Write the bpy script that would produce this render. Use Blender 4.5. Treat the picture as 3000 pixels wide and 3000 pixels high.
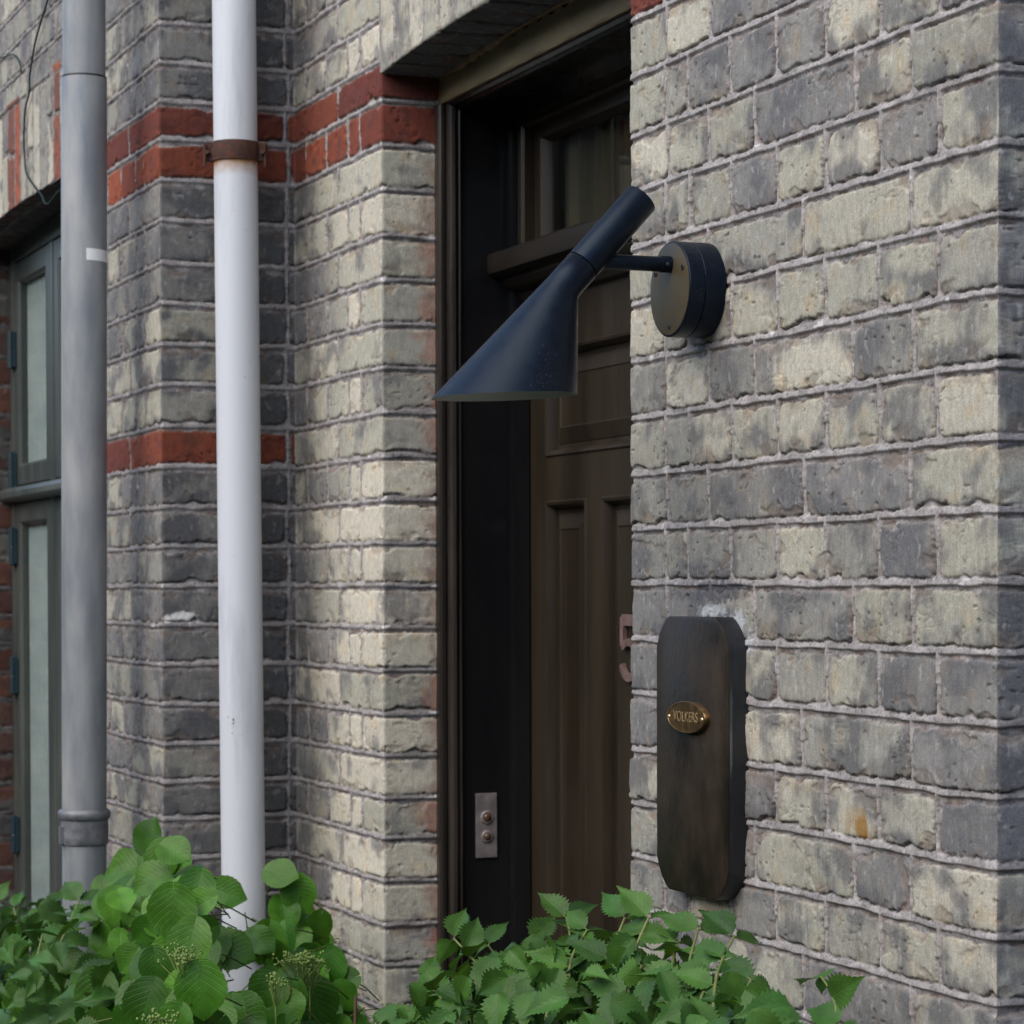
import bpy, bmesh, math, random
import numpy as np
from mathutils import Vector, Matrix

for o in list(bpy.data.objects):
    bpy.data.objects.remove(o, do_unlink=True)
scene = bpy.context.scene
COL = scene.collection
R = math.radians

# ------------------------------------------------------------------ camera
FPX, HEAD, PITCH, ROLL = 7700.0, R(21.5), R(1.4), R(.15)
CAM = np.array([2.088, -1.30, 1.5])
_d = np.array([-math.cos(HEAD), math.sin(HEAD), 0.]); _r = np.array([math.sin(HEAD), math.cos(HEAD), 0.]); _u = np.array([0, 0, 1.])
VIEW = math.cos(PITCH) * _d - math.sin(PITCH) * _u
_up = math.sin(PITCH) * _d + math.cos(PITCH) * _u
RIGHT = math.cos(ROLL) * _r - math.sin(ROLL) * _up
UP = math.cos(ROLL) * _up + math.sin(ROLL) * _r
SHIFT = 223 + FPX * math.tan(PITCH)
cd = bpy.data.cameras.new('camera'); cam = bpy.data.objects.new('camera', cd); COL.objects.link(cam)
cd.sensor_width = 36; cd.lens = FPX / 3000 * 36; cd.shift_y = SHIFT / 3000
cd.clip_start = .05; cd.clip_end = 500
cd.dof.use_dof = True; cd.dof.focus_distance = 2.78; cd.dof.aperture_fstop = 20
cam.matrix_world = Matrix(((RIGHT[0], UP[0], -VIEW[0], CAM[0]), (RIGHT[1], UP[1], -VIEW[1], CAM[1]),
                           (RIGHT[2], UP[2], -VIEW[2], CAM[2]), (0, 0, 0, 1)))
scene.camera = cam

def at(px, py, ax, val):
    """point of the photograph (3000 px) on the plane axis = val"""
    D = VIEW + RIGHT * (px - 1500) / FPX + UP * (1500 + SHIFT - py) / FPX
    return Vector(CAM + D * ((val - CAM[ax]) / D[ax]))

# ------------------------------------------------------------------ light
SUN_EL, SUN_DIR = R(44), Vector((.38, -.92, 0)).normalized()
w = bpy.data.worlds.new('World'); scene.world = w; w.use_nodes = True
nt = w.node_tree
sky = nt.nodes.new('ShaderNodeTexSky'); sky.sky_type = 'NISHITA'; sky.sun_disc = False
sky.sun_elevation = SUN_EL; sky.sun_rotation = math.atan2(SUN_DIR.x, SUN_DIR.y)
sky.air_density = 1.0; sky.dust_density = 1.5; sky.ozone_density = 1.0
bg = nt.nodes['Background']; bg.inputs['Strength'].default_value = .15
nt.links.new(sky.outputs['Color'], bg.inputs['Color'])
sl = bpy.data.lights.new('sun', 'SUN'); sl.energy = 1.4; sl.angle = R(75); sl.color = (1, .90, .77)
sun = bpy.data.objects.new('sun', sl); COL.objects.link(sun)
ldir = -(SUN_DIR * math.cos(SUN_EL) + Vector((0, 0, math.sin(SUN_EL))))
sun.rotation_euler = ldir.to_track_quat('-Z', 'Y').to_euler()
scene.view_settings.view_transform = 'Standard'; scene.view_settings.look = 'None'
scene.view_settings.exposure = .96; scene.view_settings.gamma = 1.0
scene.render.engine = 'CYCLES'
scene.cycles.max_bounces = 6

# ------------------------------------------------------------------ noise
def _hash(ix, iy, seed):
    h = (ix.astype(np.int64) * 374761393 + iy.astype(np.int64) * 668265263 + seed * 974634271) & 0xffffffff
    h = ((h ^ (h >> 13)) * 1274126177) & 0xffffffff
    return h ^ (h >> 16)

def perlin(x, y, seed=0):
    x = np.asarray(x, np.float32); y = np.asarray(y, np.float32)
    x0 = np.floor(x); y0 = np.floor(y)
    fx = x - x0; fy = y - y0
    ix = x0.astype(np.int64); iy = y0.astype(np.int64)
    sx = fx * fx * fx * (fx * (fx * 6 - 15) + 10); sy = fy * fy * fy * (fy * (fy * 6 - 15) + 10)
    def g(dx, dy):
        a = _hash(ix + dx, iy + dy, seed).astype(np.float32) * np.float32(2 * math.pi / 4294967296.)
        return np.cos(a) * (fx - dx) + np.sin(a) * (fy - dy)
    a = g(0, 0); b = g(1, 0); c = g(0, 1); d = g(1, 1)
    ab = a + (b - a) * sx; cd_ = c + (d - c) * sx
    return (ab + (cd_ - ab) * sy) * 1.5

def fbm(x, y, octs=3, seed=0):
    s = 0; a = .55
    for i in range(octs):
        s = s + a * perlin(x * 2 ** i, y * 2 ** i, seed + i * 17); a *= .5
    return s

def smooth(a, b, x):
    t = np.clip((x - a) / (b - a), 0, 1); return t * t * (3 - 2 * t)

def lerp(a, b, t):
    return a + (b - a) * t

# ------------------------------------------------------------------ materials
def mat(name, color=(.5, .5, .5), rough=.5, metal=0., spec=.5):
    m = bpy.data.materials.new(name); m.use_nodes = True
    b = m.node_tree.nodes['Principled BSDF']
    b.inputs['Base Color'].default_value = (*color, 1); b.inputs['Roughness'].default_value = rough
    b.inputs['Metallic'].default_value = metal; b.inputs['Specular IOR Level'].default_value = spec
    return m

def N(m, t, **kw):
    n = m.node_tree.nodes.new(t)
    for k, v in kw.items():
        if k.startswith('i_'):
            n.inputs[k[2:]].default_value = v
        else:
            setattr(n, k, v)
    return n

def L(m, a, b):
    m.node_tree.links.new(a, b)

def noisy(name, c1, c2, scale=20., rough=(.4, .6), stretch=(1, 1, 1), detail=6., bump=0., bscale=None, metal=0., lo=.35, hi=.65, spec=.5, dist=.002):
    """two colours mixed by noise in object space, roughness varied by the same noise, fine bump"""
    m = mat(name, c1, rough[0], metal, spec)
    b = m.node_tree.nodes['Principled BSDF']
    tc = N(m, 'ShaderNodeTexCoord'); mp = N(m, 'ShaderNodeMapping')
    mp.inputs['Scale'].default_value = stretch
    L(m, tc.outputs['Object'], mp.inputs['Vector'])
    nz = N(m, 'ShaderNodeTexNoise', i_Scale=scale, i_Detail=detail, i_Roughness=.62)
    L(m, mp.outputs['Vector'], nz.inputs['Vector'])
    mr = N(m, 'ShaderNodeMapRange'); mr.inputs['From Min'].default_value = lo; mr.inputs['From Max'].default_value = hi
    L(m, nz.outputs['Fac'], mr.inputs['Value'])
    mx = N(m, 'ShaderNodeMix', data_type='RGBA'); mx.inputs['A'].default_value = (*c1, 1); mx.inputs['B'].default_value = (*c2, 1)
    L(m, mr.outputs['Result'], mx.inputs['Factor']); L(m, mx.outputs['Result'], b.inputs['Base Color'])
    rr = N(m, 'ShaderNodeMapRange'); rr.inputs['To Min'].default_value = rough[0]; rr.inputs['To Max'].default_value = rough[1]
    L(m, mr.outputs['Result'], rr.inputs['Value']); L(m, rr.outputs['Result'], b.inputs['Roughness'])
    if bump:
        n2 = N(m, 'ShaderNodeTexNoise', i_Scale=bscale or scale * 4, i_Detail=4.)
        L(m, mp.outputs['Vector'], n2.inputs['Vector'])
        bp = N(m, 'ShaderNodeBump'); bp.inputs['Strength'].default_value = bump; bp.inputs['Distance'].default_value = dist
        L(m, n2.outputs['Fac'], bp.inputs['Height']); L(m, bp.outputs['Normal'], b.inputs['Normal'])
    m['last'] = mx.name
    return m

def wall_material():
    m = mat('weathered_brick', rough=.9, spec=.25)
    b = m.node_tree.nodes['Principled BSDF']
    at_ = N(m, 'ShaderNodeAttribute', attribute_name='Col')
    tc = N(m, 'ShaderNodeTexCoord')
    n1 = N(m, 'ShaderNodeTexNoise', i_Scale=420., i_Detail=4., i_Roughness=.7)
    L(m, tc.outputs['Object'], n1.inputs['Vector'])
    mr = N(m, 'ShaderNodeMapRange'); mr.inputs['From Min'].default_value = .3; mr.inputs['From Max'].default_value = .7
    mr.inputs['To Min'].default_value = .74; mr.inputs['To Max'].default_value = 1.24
    L(m, n1.outputs['Fac'], mr.inputs['Value'])
    mu = N(m, 'ShaderNodeMix', data_type='RGBA', blend_type='MULTIPLY'); mu.inputs['Factor'].default_value = 1
    L(m, at_.outputs['Color'], mu.inputs['A']); L(m, mr.outputs['Result'], mu.inputs['B'])
    mp = N(m, 'ShaderNodeMapping'); mp.inputs['Scale'].default_value = (1, 1, .10); L(m, tc.outputs['Object'], mp.inputs['Vector'])
    n3 = N(m, 'ShaderNodeTexNoise', i_Scale=520., i_Detail=3.); L(m, mp.outputs['Vector'], n3.inputs['Vector'])
    m3 = N(m, 'ShaderNodeMapRange'); m3.inputs['From Min'].default_value = .32; m3.inputs['From Max'].default_value = .68
    m3.inputs['To Min'].default_value = .93; m3.inputs['To Max'].default_value = 1.07; L(m, n3.outputs['Fac'], m3.inputs['Value'])
    mu2 = N(m, 'ShaderNodeMix', data_type='RGBA', blend_type='MULTIPLY'); mu2.inputs['Factor'].default_value = 1
    L(m, mu.outputs['Result'], mu2.inputs['A']); L(m, m3.outputs['Result'], mu2.inputs['B'])
    L(m, mu2.outputs['Result'], b.inputs['Base Color'])
    n2 = N(m, 'ShaderNodeTexNoise', i_Scale=700., i_Detail=3.)
    L(m, tc.outputs['Object'], n2.inputs['Vector'])
    bp = N(m, 'ShaderNodeBump'); bp.inputs['Strength'].default_value = .5; bp.inputs['Distance'].default_value = .0008
    L(m, n2.outputs['Fac'], bp.inputs['Height']); L(m, bp.outputs['Normal'], b.inputs['Normal'])
    return m

def leaf_material(name, trans=.3, rough=.42):
    m = mat(name, rough=rough, spec=.28)
    nt_ = m.node_tree; b = nt_.nodes['Principled BSDF']; out = nt_.nodes['Material Output']
    at_ = N(m, 'ShaderNodeAttribute', attribute_name='Col')
    uv = N(m, 'ShaderNodeAttribute', attribute_name='leaf_uv')      # x across (-1..1), y along (0..1), z random
    sep = N(m, 'ShaderNodeSeparateXYZ'); L(m, uv.outputs['Vector'], sep.inputs['Vector'])
    ab = N(m, 'ShaderNodeMath', operation='ABSOLUTE'); L(m, sep.outputs['X'], ab.inputs[0])
    ml = N(m, 'ShaderNodeMath', operation='MULTIPLY'); ml.inputs[1].default_value = -.42; L(m, ab.outputs[0], ml.inputs[0])
    ad = N(m, 'ShaderNodeMath', operation='ADD'); L(m, sep.outputs['Y'], ad.inputs[0]); L(m, ml.outputs[0], ad.inputs[1])
    fr = N(m, 'ShaderNodeMath', operation='MULTIPLY'); fr.inputs[1].default_value = 46.; L(m, ad.outputs[0], fr.inputs[0])
    sn = N(m, 'ShaderNodeMath', operation='SINE'); L(m, fr.outputs[0], sn.inputs[0])
    vein = N(m, 'ShaderNodeMapRange'); vein.inputs['From Min'].default_value = .72; vein.inputs['From Max'].default_value = 1.
    L(m, sn.outputs[0], vein.inputs['Value'])
    mid = N(m, 'ShaderNodeMapRange'); mid.inputs['From Min'].default_value = .07; mid.inputs['From Max'].default_value = .0
    L(m, ab.outputs[0], mid.inputs['Value'])
    mxv = N(m, 'ShaderNodeMath', operation='MAXIMUM'); L(m, vein.outputs['Result'], mxv.inputs[0]); L(m, mid.outputs['Result'], mxv.inputs[1])
    tc = N(m, 'ShaderNodeTexCoord'); nz = N(m, 'ShaderNodeTexNoise', i_Scale=60., i_Detail=3.)
    L(m, tc.outputs['Object'], nz.inputs['Vector'])
    mr = N(m, 'ShaderNodeMapRange'); mr.inputs['From Min'].default_value = .3; mr.inputs['From Max'].default_value = .7
    mr.inputs['To Min'].default_value = .8; mr.inputs['To Max'].default_value = 1.2
    L(m, nz.outputs['Fac'], mr.inputs['Value'])
    mu = N(m, 'ShaderNodeMix', data_type='RGBA', blend_type='MULTIPLY'); mu.inputs['Factor'].default_value = 1
    L(m, at_.outputs['Color'], mu.inputs['A']); L(m, mr.outputs['Result'], mu.inputs['B'])
    ed = N(m, 'ShaderNodeMapRange'); ed.inputs['From Min'].default_value = .55; ed.inputs['From Max'].default_value = 1.05; L(m, ab.outputs[0], ed.inputs['Value'])
    nb_ = N(m, 'ShaderNodeTexNoise', i_Scale=26., i_Detail=4.); L(m, tc.outputs['Object'], nb_.inputs['Vector'])
    sm_ = N(m, 'ShaderNodeMath', operation='MULTIPLY_ADD'); sm_.inputs[1].default_value = .26; L(m, ed.outputs['Result'], sm_.inputs[0]); L(m, nb_.outputs['Fac'], sm_.inputs[2])
    bf = N(m, 'ShaderNodeMapRange'); bf.inputs['From Min'].default_value = .84; bf.inputs['From Max'].default_value = .93; bf.inputs['To Max'].default_value = .6; L(m, sm_.outputs[0], bf.inputs['Value'])
    bw = N(m, 'ShaderNodeMix', data_type='RGBA'); bw.inputs['B'].default_value = (.15, .12, .025, 1)
    L(m, bf.outputs['Result'], bw.inputs['Factor']); L(m, mu.outputs['Result'], bw.inputs['A']); mu = bw
    vm = N(m, 'ShaderNodeMix', data_type='RGBA'); vm.inputs['B'].default_value = (.13, .20, .07, 1)
    vf = N(m, 'ShaderNodeMath', operation='MULTIPLY'); vf.inputs[1].default_value = .10; L(m, mxv.outputs[0], vf.inputs[0])
    L(m, vf.outputs[0], vm.inputs['Factor']); L(m, mu.outputs['Result'], vm.inputs['A'])
    L(m, vm.outputs['Result'], b.inputs['Base Color'])
    bp = N(m, 'ShaderNodeBump'); bp.inputs['Strength'].default_value = .35; bp.inputs['Distance'].default_value = .0010; bp.invert = True
    L(m, mxv.outputs[0], bp.inputs['Height']); L(m, bp.outputs['Normal'], b.inputs['Normal'])
    tr = N(m, 'ShaderNodeBsdfTranslucent')
    tm = N(m, 'ShaderNodeMix', data_type='RGBA', blend_type='MULTIPLY'); tm.inputs['Factor'].default_value = 1
    tm.inputs['B'].default_value = (1.5, 1.35, .6, 1); L(m, vm.outputs['Result'], tm.inputs['A'])
    L(m, tm.outputs['Result'], tr.inputs['Color'])
    ms = N(m, 'ShaderNodeMixShader'); ms.inputs['Fac'].default_value = trans
    L(m, b.outputs['BSDF'], ms.inputs[1]); L(m, tr.outputs['BSDF'], ms.inputs[2]); L(m, ms.outputs['Shader'], out.inputs['Surface'])
    return m

def glass_material(name, tint=(1, 1, 1), rough=.0, refl=.12):
    m = bpy.data.materials.new(name); m.use_nodes = True; nt_ = m.node_tree; nt_.nodes.clear()
    out = N(m, 'ShaderNodeOutputMaterial'); tr = N(m, 'ShaderNodeBsdfTransparent'); gl = N(m, 'ShaderNodeBsdfGlossy')
    tr.inputs['Color'].default_value = (*tint, 1); gl.inputs['Roughness'].default_value = rough
    fr = N(m, 'ShaderNodeFresnel', i_IOR=1.5); mx = N(m, 'ShaderNodeMixShader')
    ad = N(m, 'ShaderNodeMath', operation='ADD', use_clamp=True); ad.inputs[1].default_value = refl
    ge = N(m, 'ShaderNodeNewGeometry'); fl = N(m, 'ShaderNodeMath', operation='SUBTRACT'); fl.inputs[0].default_value = 1
    L(m, ge.outputs['Backfacing'], fl.inputs[1]); ml = N(m, 'ShaderNodeMath', operation='MULTIPLY')
    L(m, fr.outputs['Fac'], ad.inputs[0]); L(m, ad.outputs[0], ml.inputs[0]); L(m, fl.outputs[0], ml.inputs[1]); L(m, ml.outputs[0], mx.inputs['Fac'])
    L(m, tr.outputs['BSDF'], mx.inputs[1]); L(m, gl.outputs['BSDF'], mx.inputs[2]); L(m, mx.outputs['Shader'], out.inputs['Surface'])
    return m

M_WALL = wall_material()
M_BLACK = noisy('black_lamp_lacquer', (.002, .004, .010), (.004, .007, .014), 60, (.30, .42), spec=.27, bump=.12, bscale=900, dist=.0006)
_b = M_BLACK.node_tree.nodes['Principled BSDF']; _b.inputs['Specular Tint'].default_value = (.60, .80, 1., 1)  # blue specular tint paints the sky's colour into the sheen
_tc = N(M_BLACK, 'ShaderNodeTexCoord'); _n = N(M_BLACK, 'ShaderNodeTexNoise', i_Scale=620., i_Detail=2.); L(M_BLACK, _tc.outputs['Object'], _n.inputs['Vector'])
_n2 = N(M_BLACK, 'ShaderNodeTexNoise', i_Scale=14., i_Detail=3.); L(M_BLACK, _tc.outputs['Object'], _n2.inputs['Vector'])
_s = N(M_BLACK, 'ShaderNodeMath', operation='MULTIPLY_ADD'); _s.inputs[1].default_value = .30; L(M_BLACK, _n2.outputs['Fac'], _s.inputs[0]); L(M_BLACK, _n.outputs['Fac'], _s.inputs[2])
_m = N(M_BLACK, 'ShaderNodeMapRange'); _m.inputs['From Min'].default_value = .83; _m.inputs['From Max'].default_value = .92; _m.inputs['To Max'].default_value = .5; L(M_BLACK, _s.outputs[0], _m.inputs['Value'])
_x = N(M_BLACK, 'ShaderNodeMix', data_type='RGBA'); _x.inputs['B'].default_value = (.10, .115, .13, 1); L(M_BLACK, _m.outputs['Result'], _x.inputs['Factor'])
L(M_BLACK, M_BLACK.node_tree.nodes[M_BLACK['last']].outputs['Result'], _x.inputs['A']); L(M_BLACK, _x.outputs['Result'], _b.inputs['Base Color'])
M_LAMP_IN = mat('white_shade_lining', (.42, .45, .40), .5)
M_PAINT = noisy('black_door_paint', (.007, .0075, .009), (.013, .013, .013), 9, (.18, .32), spec=.5, stretch=(1, 1, .15), bump=.15, bscale=60)
M_CASE = noisy('worn_brown_casing', (.018, .015, .013), (.058, .045, .037), 30, (.25, .45), (1, 1, .05), lo=.45, hi=.75, bump=.2)
M_DOOR = noisy('dark_brown_door_paint', (.019, .014, .0095), (.032, .024, .015), 14, (.3, .45), spec=.3, stretch=(1, 1, .12), bump=.15, bscale=90)
M_BEAM = noisy('flaking_olive_paint', (.15, .115, .060), (.22, .172, .095), 24, (.5, .75), (.35, 1, 1), bump=.5, bscale=60, dist=.004)
M_BOX = noisy('dark_varnished_board', (.011, .008, .0055), (.034, .024, .014), 18, (.36, .55), (1, 1, .6), bump=.3, bscale=160, spec=.28)
M_BOXSIDE = noisy('scuffed_black_edge', (.010, .012, .015), (.16, .18, .20), 46, (.45, .7), (1, 1, .12), lo=.60, hi=.80, bump=.3)
M_BRASS = noisy('tarnished_brass', (.15, .09, .035), (.25, .155, .065), 90, (.34, .5), metal=.85)
M_ENGR = mat('engraved_line', (.42, .30, .16), .5, .6)
M_SCREWB = mat('bright_brass', (.75, .58, .33), .3, .9)
M_SCREW = noisy('dark_steel_screw', (.015, .015, .016), (.05, .05, .05), 300, (.35, .5), metal=.5)
M_ZINC = noisy('weathered_zinc', (.19, .215, .24), (.34, .35, .35), 20, (.42, .6), (1, 1, .25), detail=9, metal=.15, lo=.34, hi=.66, bump=.08, bscale=120)
M_RUST = noisy('rusted_iron', (.022, .009, .007), (.085, .030, .017), 75, (.7, .9), bump=.5, bscale=160)
M_STICK = mat('white_sticker', (.88, .89, .90), .45)
M_WFRAME = noisy('grey_green_window_paint', (.036, .045, .044), (.066, .072, .062), 16, (.28, .42), (1, 1, .2), bump=.1)
M_HINGE = mat('dark_teal_hinge', (.012, .03, .038), .4)
M_BLIND = noisy('pale_window_blind', (.33, .375, .375), (.42, .455, .44), 3, (.8, .9), (1, 1, 6), bump=.1)
M_CURT = noisy('dark_curtain', (.30, .29, .25), (.72, .69, .60), 6, (.8, .9), (3, 3, .05))
M_GLASS = glass_material('window_glass', (.92, .95, .94), refl=-.02)
M_DGLASS = glass_material('fanlight_glass', (.55, .55, .52), refl=.02)
M_CABLE = mat('dark_green_cable', (.010, .026, .022), .7, 0., .2)
M_STEEL = noisy('worn_bell_plate', (.17, .155, .15), (.28, .25, .24), 60, (.4, .6), metal=.3)
M_COPPER = noisy('worn_copper_paint', (.085, .052, .045), (.17, .115, .105), 30, (.5, .65))
M_HLEAF = leaf_material('hydrangea_leaf', .20, .40)
M_SLEAF = leaf_material('serrate_leaf', .18, .48)
M_STEM = noisy('green_stem', (.10, .15, .035), (.19, .20, .06), 30, (.5, .6))
M_WSTEM = noisy('woody_stem', (.07, .035, .02), (.13, .07, .04), 30, (.7, .8))
M_BUD = noisy('green_flower_buds', (.10, .18, .03), (.20, .29, .07), 80, (.6, .7))
M_SOIL = noisy('soil', (.03, .024, .018), (.07, .055, .04), 14, (.9, 1), bump=.8)
M_PAVE = noisy('grey_paving', (.06, .058, .055), (.11, .105, .095), 5, (.8, .95), bump=.4, bscale=90)
M_CORE = noisy('plain_render', (.16, .14, .12), (.22, .2, .17), 5, (.9, 1))
M_DARK = mat('dark_interior', (.02, .02, .02), .9)

def white_pipe_material():
    m = noisy('white_pipe_paint', (.36, .39, .43), (.565, .60, .645), 22, (.42, .58), (1, 1, .12), detail=8, bump=.05)
    b = m.node_tree.nodes['Principled BSDF']; base = m.node_tree.nodes[m['last']]
    tc = N(m, 'ShaderNodeTexCoord'); sp = N(m, 'ShaderNodeSeparateXYZ'); L(m, tc.outputs['Object'], sp.inputs['Vector'])
    nz = N(m, 'ShaderNodeTexNoise', i_Scale=70., i_Detail=5.); L(m, tc.outputs['Object'], nz.inputs['Vector'])
    # rust run-off just under the bracket
    rr = N(m, 'ShaderNodeMapRange'); rr.inputs['From Min'].default_value = 2.180; rr.inputs['From Max'].default_value = 2.204; rr.inputs['To Max'].default_value = 1.8
    L(m, sp.outputs['Z'], rr.inputs['Value'])
    cap = N(m, 'ShaderNodeMath', operation='LESS_THAN'); cap.inputs[1].default_value = 2.21; L(m, sp.outputs['Z'], cap.inputs[0])
    r2 = N(m, 'ShaderNodeMath', operation='MULTIPLY'); L(m, rr.outputs['Result'], r2.inputs[0]); L(m, cap.outputs[0], r2.inputs[1])
    r3 = N(m, 'ShaderNodeMath', operation='MULTIPLY'); L(m, r2.outputs[0], r3.inputs[0]); L(m, nz.outputs['Fac'], r3.inputs[1])
    m1 = N(m, 'ShaderNodeMix', data_type='RGBA'); m1.inputs['B'].default_value = (.30, .15, .05, 1)
    L(m, r3.outputs[0], m1.inputs['Factor']); L(m, base.outputs['Result'], m1.inputs['A'])
    # small scuff with black specks
    vd = N(m, 'ShaderNodeVectorMath', operation='DISTANCE'); vd.inputs[1].default_value = at(668, 2125, 1, -.155)
    L(m, tc.outputs['Object'], vd.inputs[0])
    dm = N(m, 'ShaderNodeMapRange'); dm.inputs['From Min'].default_value = .03; dm.inputs['From Max'].default_value = .0
    dm.inputs['To Max'].default_value = .28; L(m, vd.outputs['Value'], dm.inputs['Value'])
    n2 = N(m, 'ShaderNodeTexNoise', i_Scale=210., i_Detail=2.); L(m, tc.outputs['Object'], n2.inputs['Vector'])
    sm = N(m, 'ShaderNodeMath', operation='ADD'); L(m, n2.outputs['Fac'], sm.inputs[0]); L(m, dm.outputs['Result'], sm.inputs[1])
    th = N(m, 'ShaderNodeMapRange'); th.inputs['From Min'].default_value = .74; th.inputs['From Max'].default_value = .80
    L(m, sm.outputs[0], th.inputs['Value'])
    m2 = N(m, 'ShaderNodeMix', data_type='RGBA'); m2.inputs['B'].default_value = (.05, .05, .05, 1)
    L(m, th.outputs['Result'], m2.inputs['Factor']); L(m, m1.outputs['Result'], m2.inputs['A'])
    L(m, m2.outputs['Result'], b.inputs['Base Color'])
    return m
M_WPIPE = white_pipe_material()
for _n in M_WPIPE.node_tree.nodes:
    if _n.type == 'MAP_RANGE' and abs(_n.inputs['From Min'].default_value - .35) < 1e-4: _n.inputs['From Min'].default_value = .22; _n.inputs['From Max'].default_value = .50

# ------------------------------------------------------------------ object helpers
def thing(name, label, cat, loc=(0, 0, 0), group=None):
    o = bpy.data.objects.new(name, None); COL.objects.link(o); o.location = loc; o.empty_display_size = .05
    o['label'] = label; o['category'] = cat
    if group: o['group'] = group
    return o

def link(name, me, parent=None):
    o = bpy.data.objects.new(name, me); COL.objects.link(o)
    if parent:
        o.parent = parent
        base = parent; off = Vector((0, 0, 0))
        while base:
            off += base.location; base = base.parent
        o.location = -off                      # geometry is given in world coordinates
    return o

class MB:
    """collects shapes in world coordinates, builds ONE mesh object"""
    def __init__(s): s.v = []; s.f = []; s.m = []
    def add(s, vs, fs, mi=0):
        n = len(s.v); s.v += [tuple(p) for p in vs]; s.f += [tuple(i + n for i in f) for f in fs]; s.m += [mi] * len(fs); return s
    def box(s, a, b, mi=0):
        x0, y0, z0 = a; x1, y1, z1 = b
        vs = [(x, y, z) for x in (x0, x1) for y in (y0, y1) for z in (z0, z1)]
        return s.add(vs, [(0, 1, 3, 2), (4, 6, 7, 5), (0, 4, 5, 1), (2, 3, 7, 6), (0, 2, 6, 4), (1, 5, 7, 3)], mi)
    def rings(s, rs, cap0=True, cap1=True, mi=0, closed=True):
        n = len(rs[0]); vs = [p for r in rs for p in r]; fs = []
        for i in range(len(rs) - 1):
            for j in range(n if closed else n - 1):
                k = (j + 1) % n
                fs.append((i * n + j, i * n + k, (i + 1) * n + k, (i + 1) * n + j))
        if cap0: fs.append(tuple(range(n))[::-1])
        if cap1: fs.append(tuple((len(rs) - 1) * n + j for j in range(n)))
        return s.add(vs, fs, mi)
    def tube(s, pts, r, n=12, cap=True, mi=0):
        pts = [Vector(p) for p in pts]; rs = []
        rad = r if hasattr(r, '__len__') else [r] * len(pts)
        t0 = (pts[1] - pts[0]).normalized(); a = t0.orthogonal().normalized()
        for i, p in enumerate(pts):
            t = (pts[min(i + 1, len(pts) - 1)] - pts[max(i - 1, 0)]).normalized()
            a = (a - t * a.dot(t)).normalized(); b = t.cross(a)
            rs.append([p + (a * math.cos(q) + b * math.sin(q)) * rad[i] for q in [2 * math.pi * j / n for j in range(n)]])
        return s.rings(rs, cap, cap, mi)
    def cyl(s, c, axis, prof, n=48, mi=0, cap0=True, cap1=True):
        """lathe: prof = [(distance along axis, radius)]"""
        c = Vector(c); t = Vector(axis).normalized(); a = t.orthogonal().normalized(); b = t.cross(a)
        rs = [[c + t * h + (a * math.cos(q) + b * math.sin(q)) * r for q in [2 * math.pi * j / n for j in range(n)]] for h, r in prof]
        return s.rings(rs, cap0, cap1, mi)
    def ball(s, c, r, n=8, mi=0, axis=(0, 0, 1), sq=1.):
        k = n // 2 + 1
        return s.cyl(c, axis, [(-math.cos(math.pi * i / k) * r * sq, max(1e-5, math.sin(math.pi * i / k) * r)) for i in range(k + 1)], n, mi)
    def extrude(s, poly, path_axis, a, b, mi=0):
        """closed polygon poly of (p,q) in the two other axes, extruded along path_axis from a to b"""
        def mk(p, q, t):
            return {0: (t, p, q), 1: (p, t, q), 2: (p, q, t)}[path_axis]
        n = len(poly)
        vs = [mk(p, q, a) for p, q in poly] + [mk(p, q, b) for p, q in poly]
        fs = [(i, (i + 1) % n, n + (i + 1) % n, n + i) for i in range(n)] + [tuple(range(n))[::-1], tuple(range(n, 2 * n))]
        return s.add(vs, fs, mi)
    def build(s, name, mats, parent=None, bevel=0., smooth_angle=None, seg=2):
        me = bpy.data.meshes.new(name); me.from_pydata(s.v, [], s.f)
        mats = mats if isinstance(mats, (list, tuple)) else [mats]
        for m in mats: me.materials.append(m)
        me.polygons.foreach_set('material_index', s.m)
        bm = bmesh.new(); bm.from_mesh(me)
        if bevel:
            ed = [e for e in bm.edges if len(e.link_faces) == 2 and e.calc_face_angle(0) > R(35)]
            bmesh.ops.bevel(bm, geom=ed, offset=bevel, segments=seg, affect='EDGES', profile=.6, clamp_overlap=True)
        bmesh.ops.recalc_face_normals(bm, faces=bm.faces)
        if smooth_angle:
            for f in bm.faces: f.smooth = True
            for e in bm.edges:
                if len(e.link_faces) == 2 and e.calc_face_angle(0) > R(smooth_angle): e.smooth = False
        bm.to_mesh(me); bm.free()
        return link(name, me, parent)

def grid_object(name, P, col, parent, material, keep=None):
    """P (nu, nz, 3), col (nu, nz, 3) -> one mesh; keep masks faces"""
    nu, nz = P.shape[:2]
    idx = np.arange(nu * nz).reshape(nu, nz)
    q = np.stack([idx[:-1, :-1], idx[1:, :-1], idx[1:, 1:], idx[:-1, 1:]], -1).reshape(-1, 4)
    if keep is not None: q = q[keep.reshape(-1)]
    me = bpy.data.meshes.new(name)
    me.vertices.add(nu * nz); me.vertices.foreach_set('co', P.astype(np.float32).ravel())
    me.loops.add(q.size); me.loops.foreach_set('vertex_index', q.astype(np.int32).ravel())
    me.polygons.add(len(q)); me.polygons.foreach_set('loop_start', np.arange(0, q.size, 4, dtype=np.int32))
    me.update(calc_edges=True); me.validate()
    me.shade_smooth()
    a = me.attributes.new('Col', 'FLOAT_COLOR', 'POINT')
    c4 = np.ones((nu * nz, 4), np.float32); c4[:, :3] = np.clip(col.reshape(-1, 3), 0, 1); a.data.foreach_set('color', c4.ravel())
    me.materials.append(material)
    return link(name, me, parent)

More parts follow.
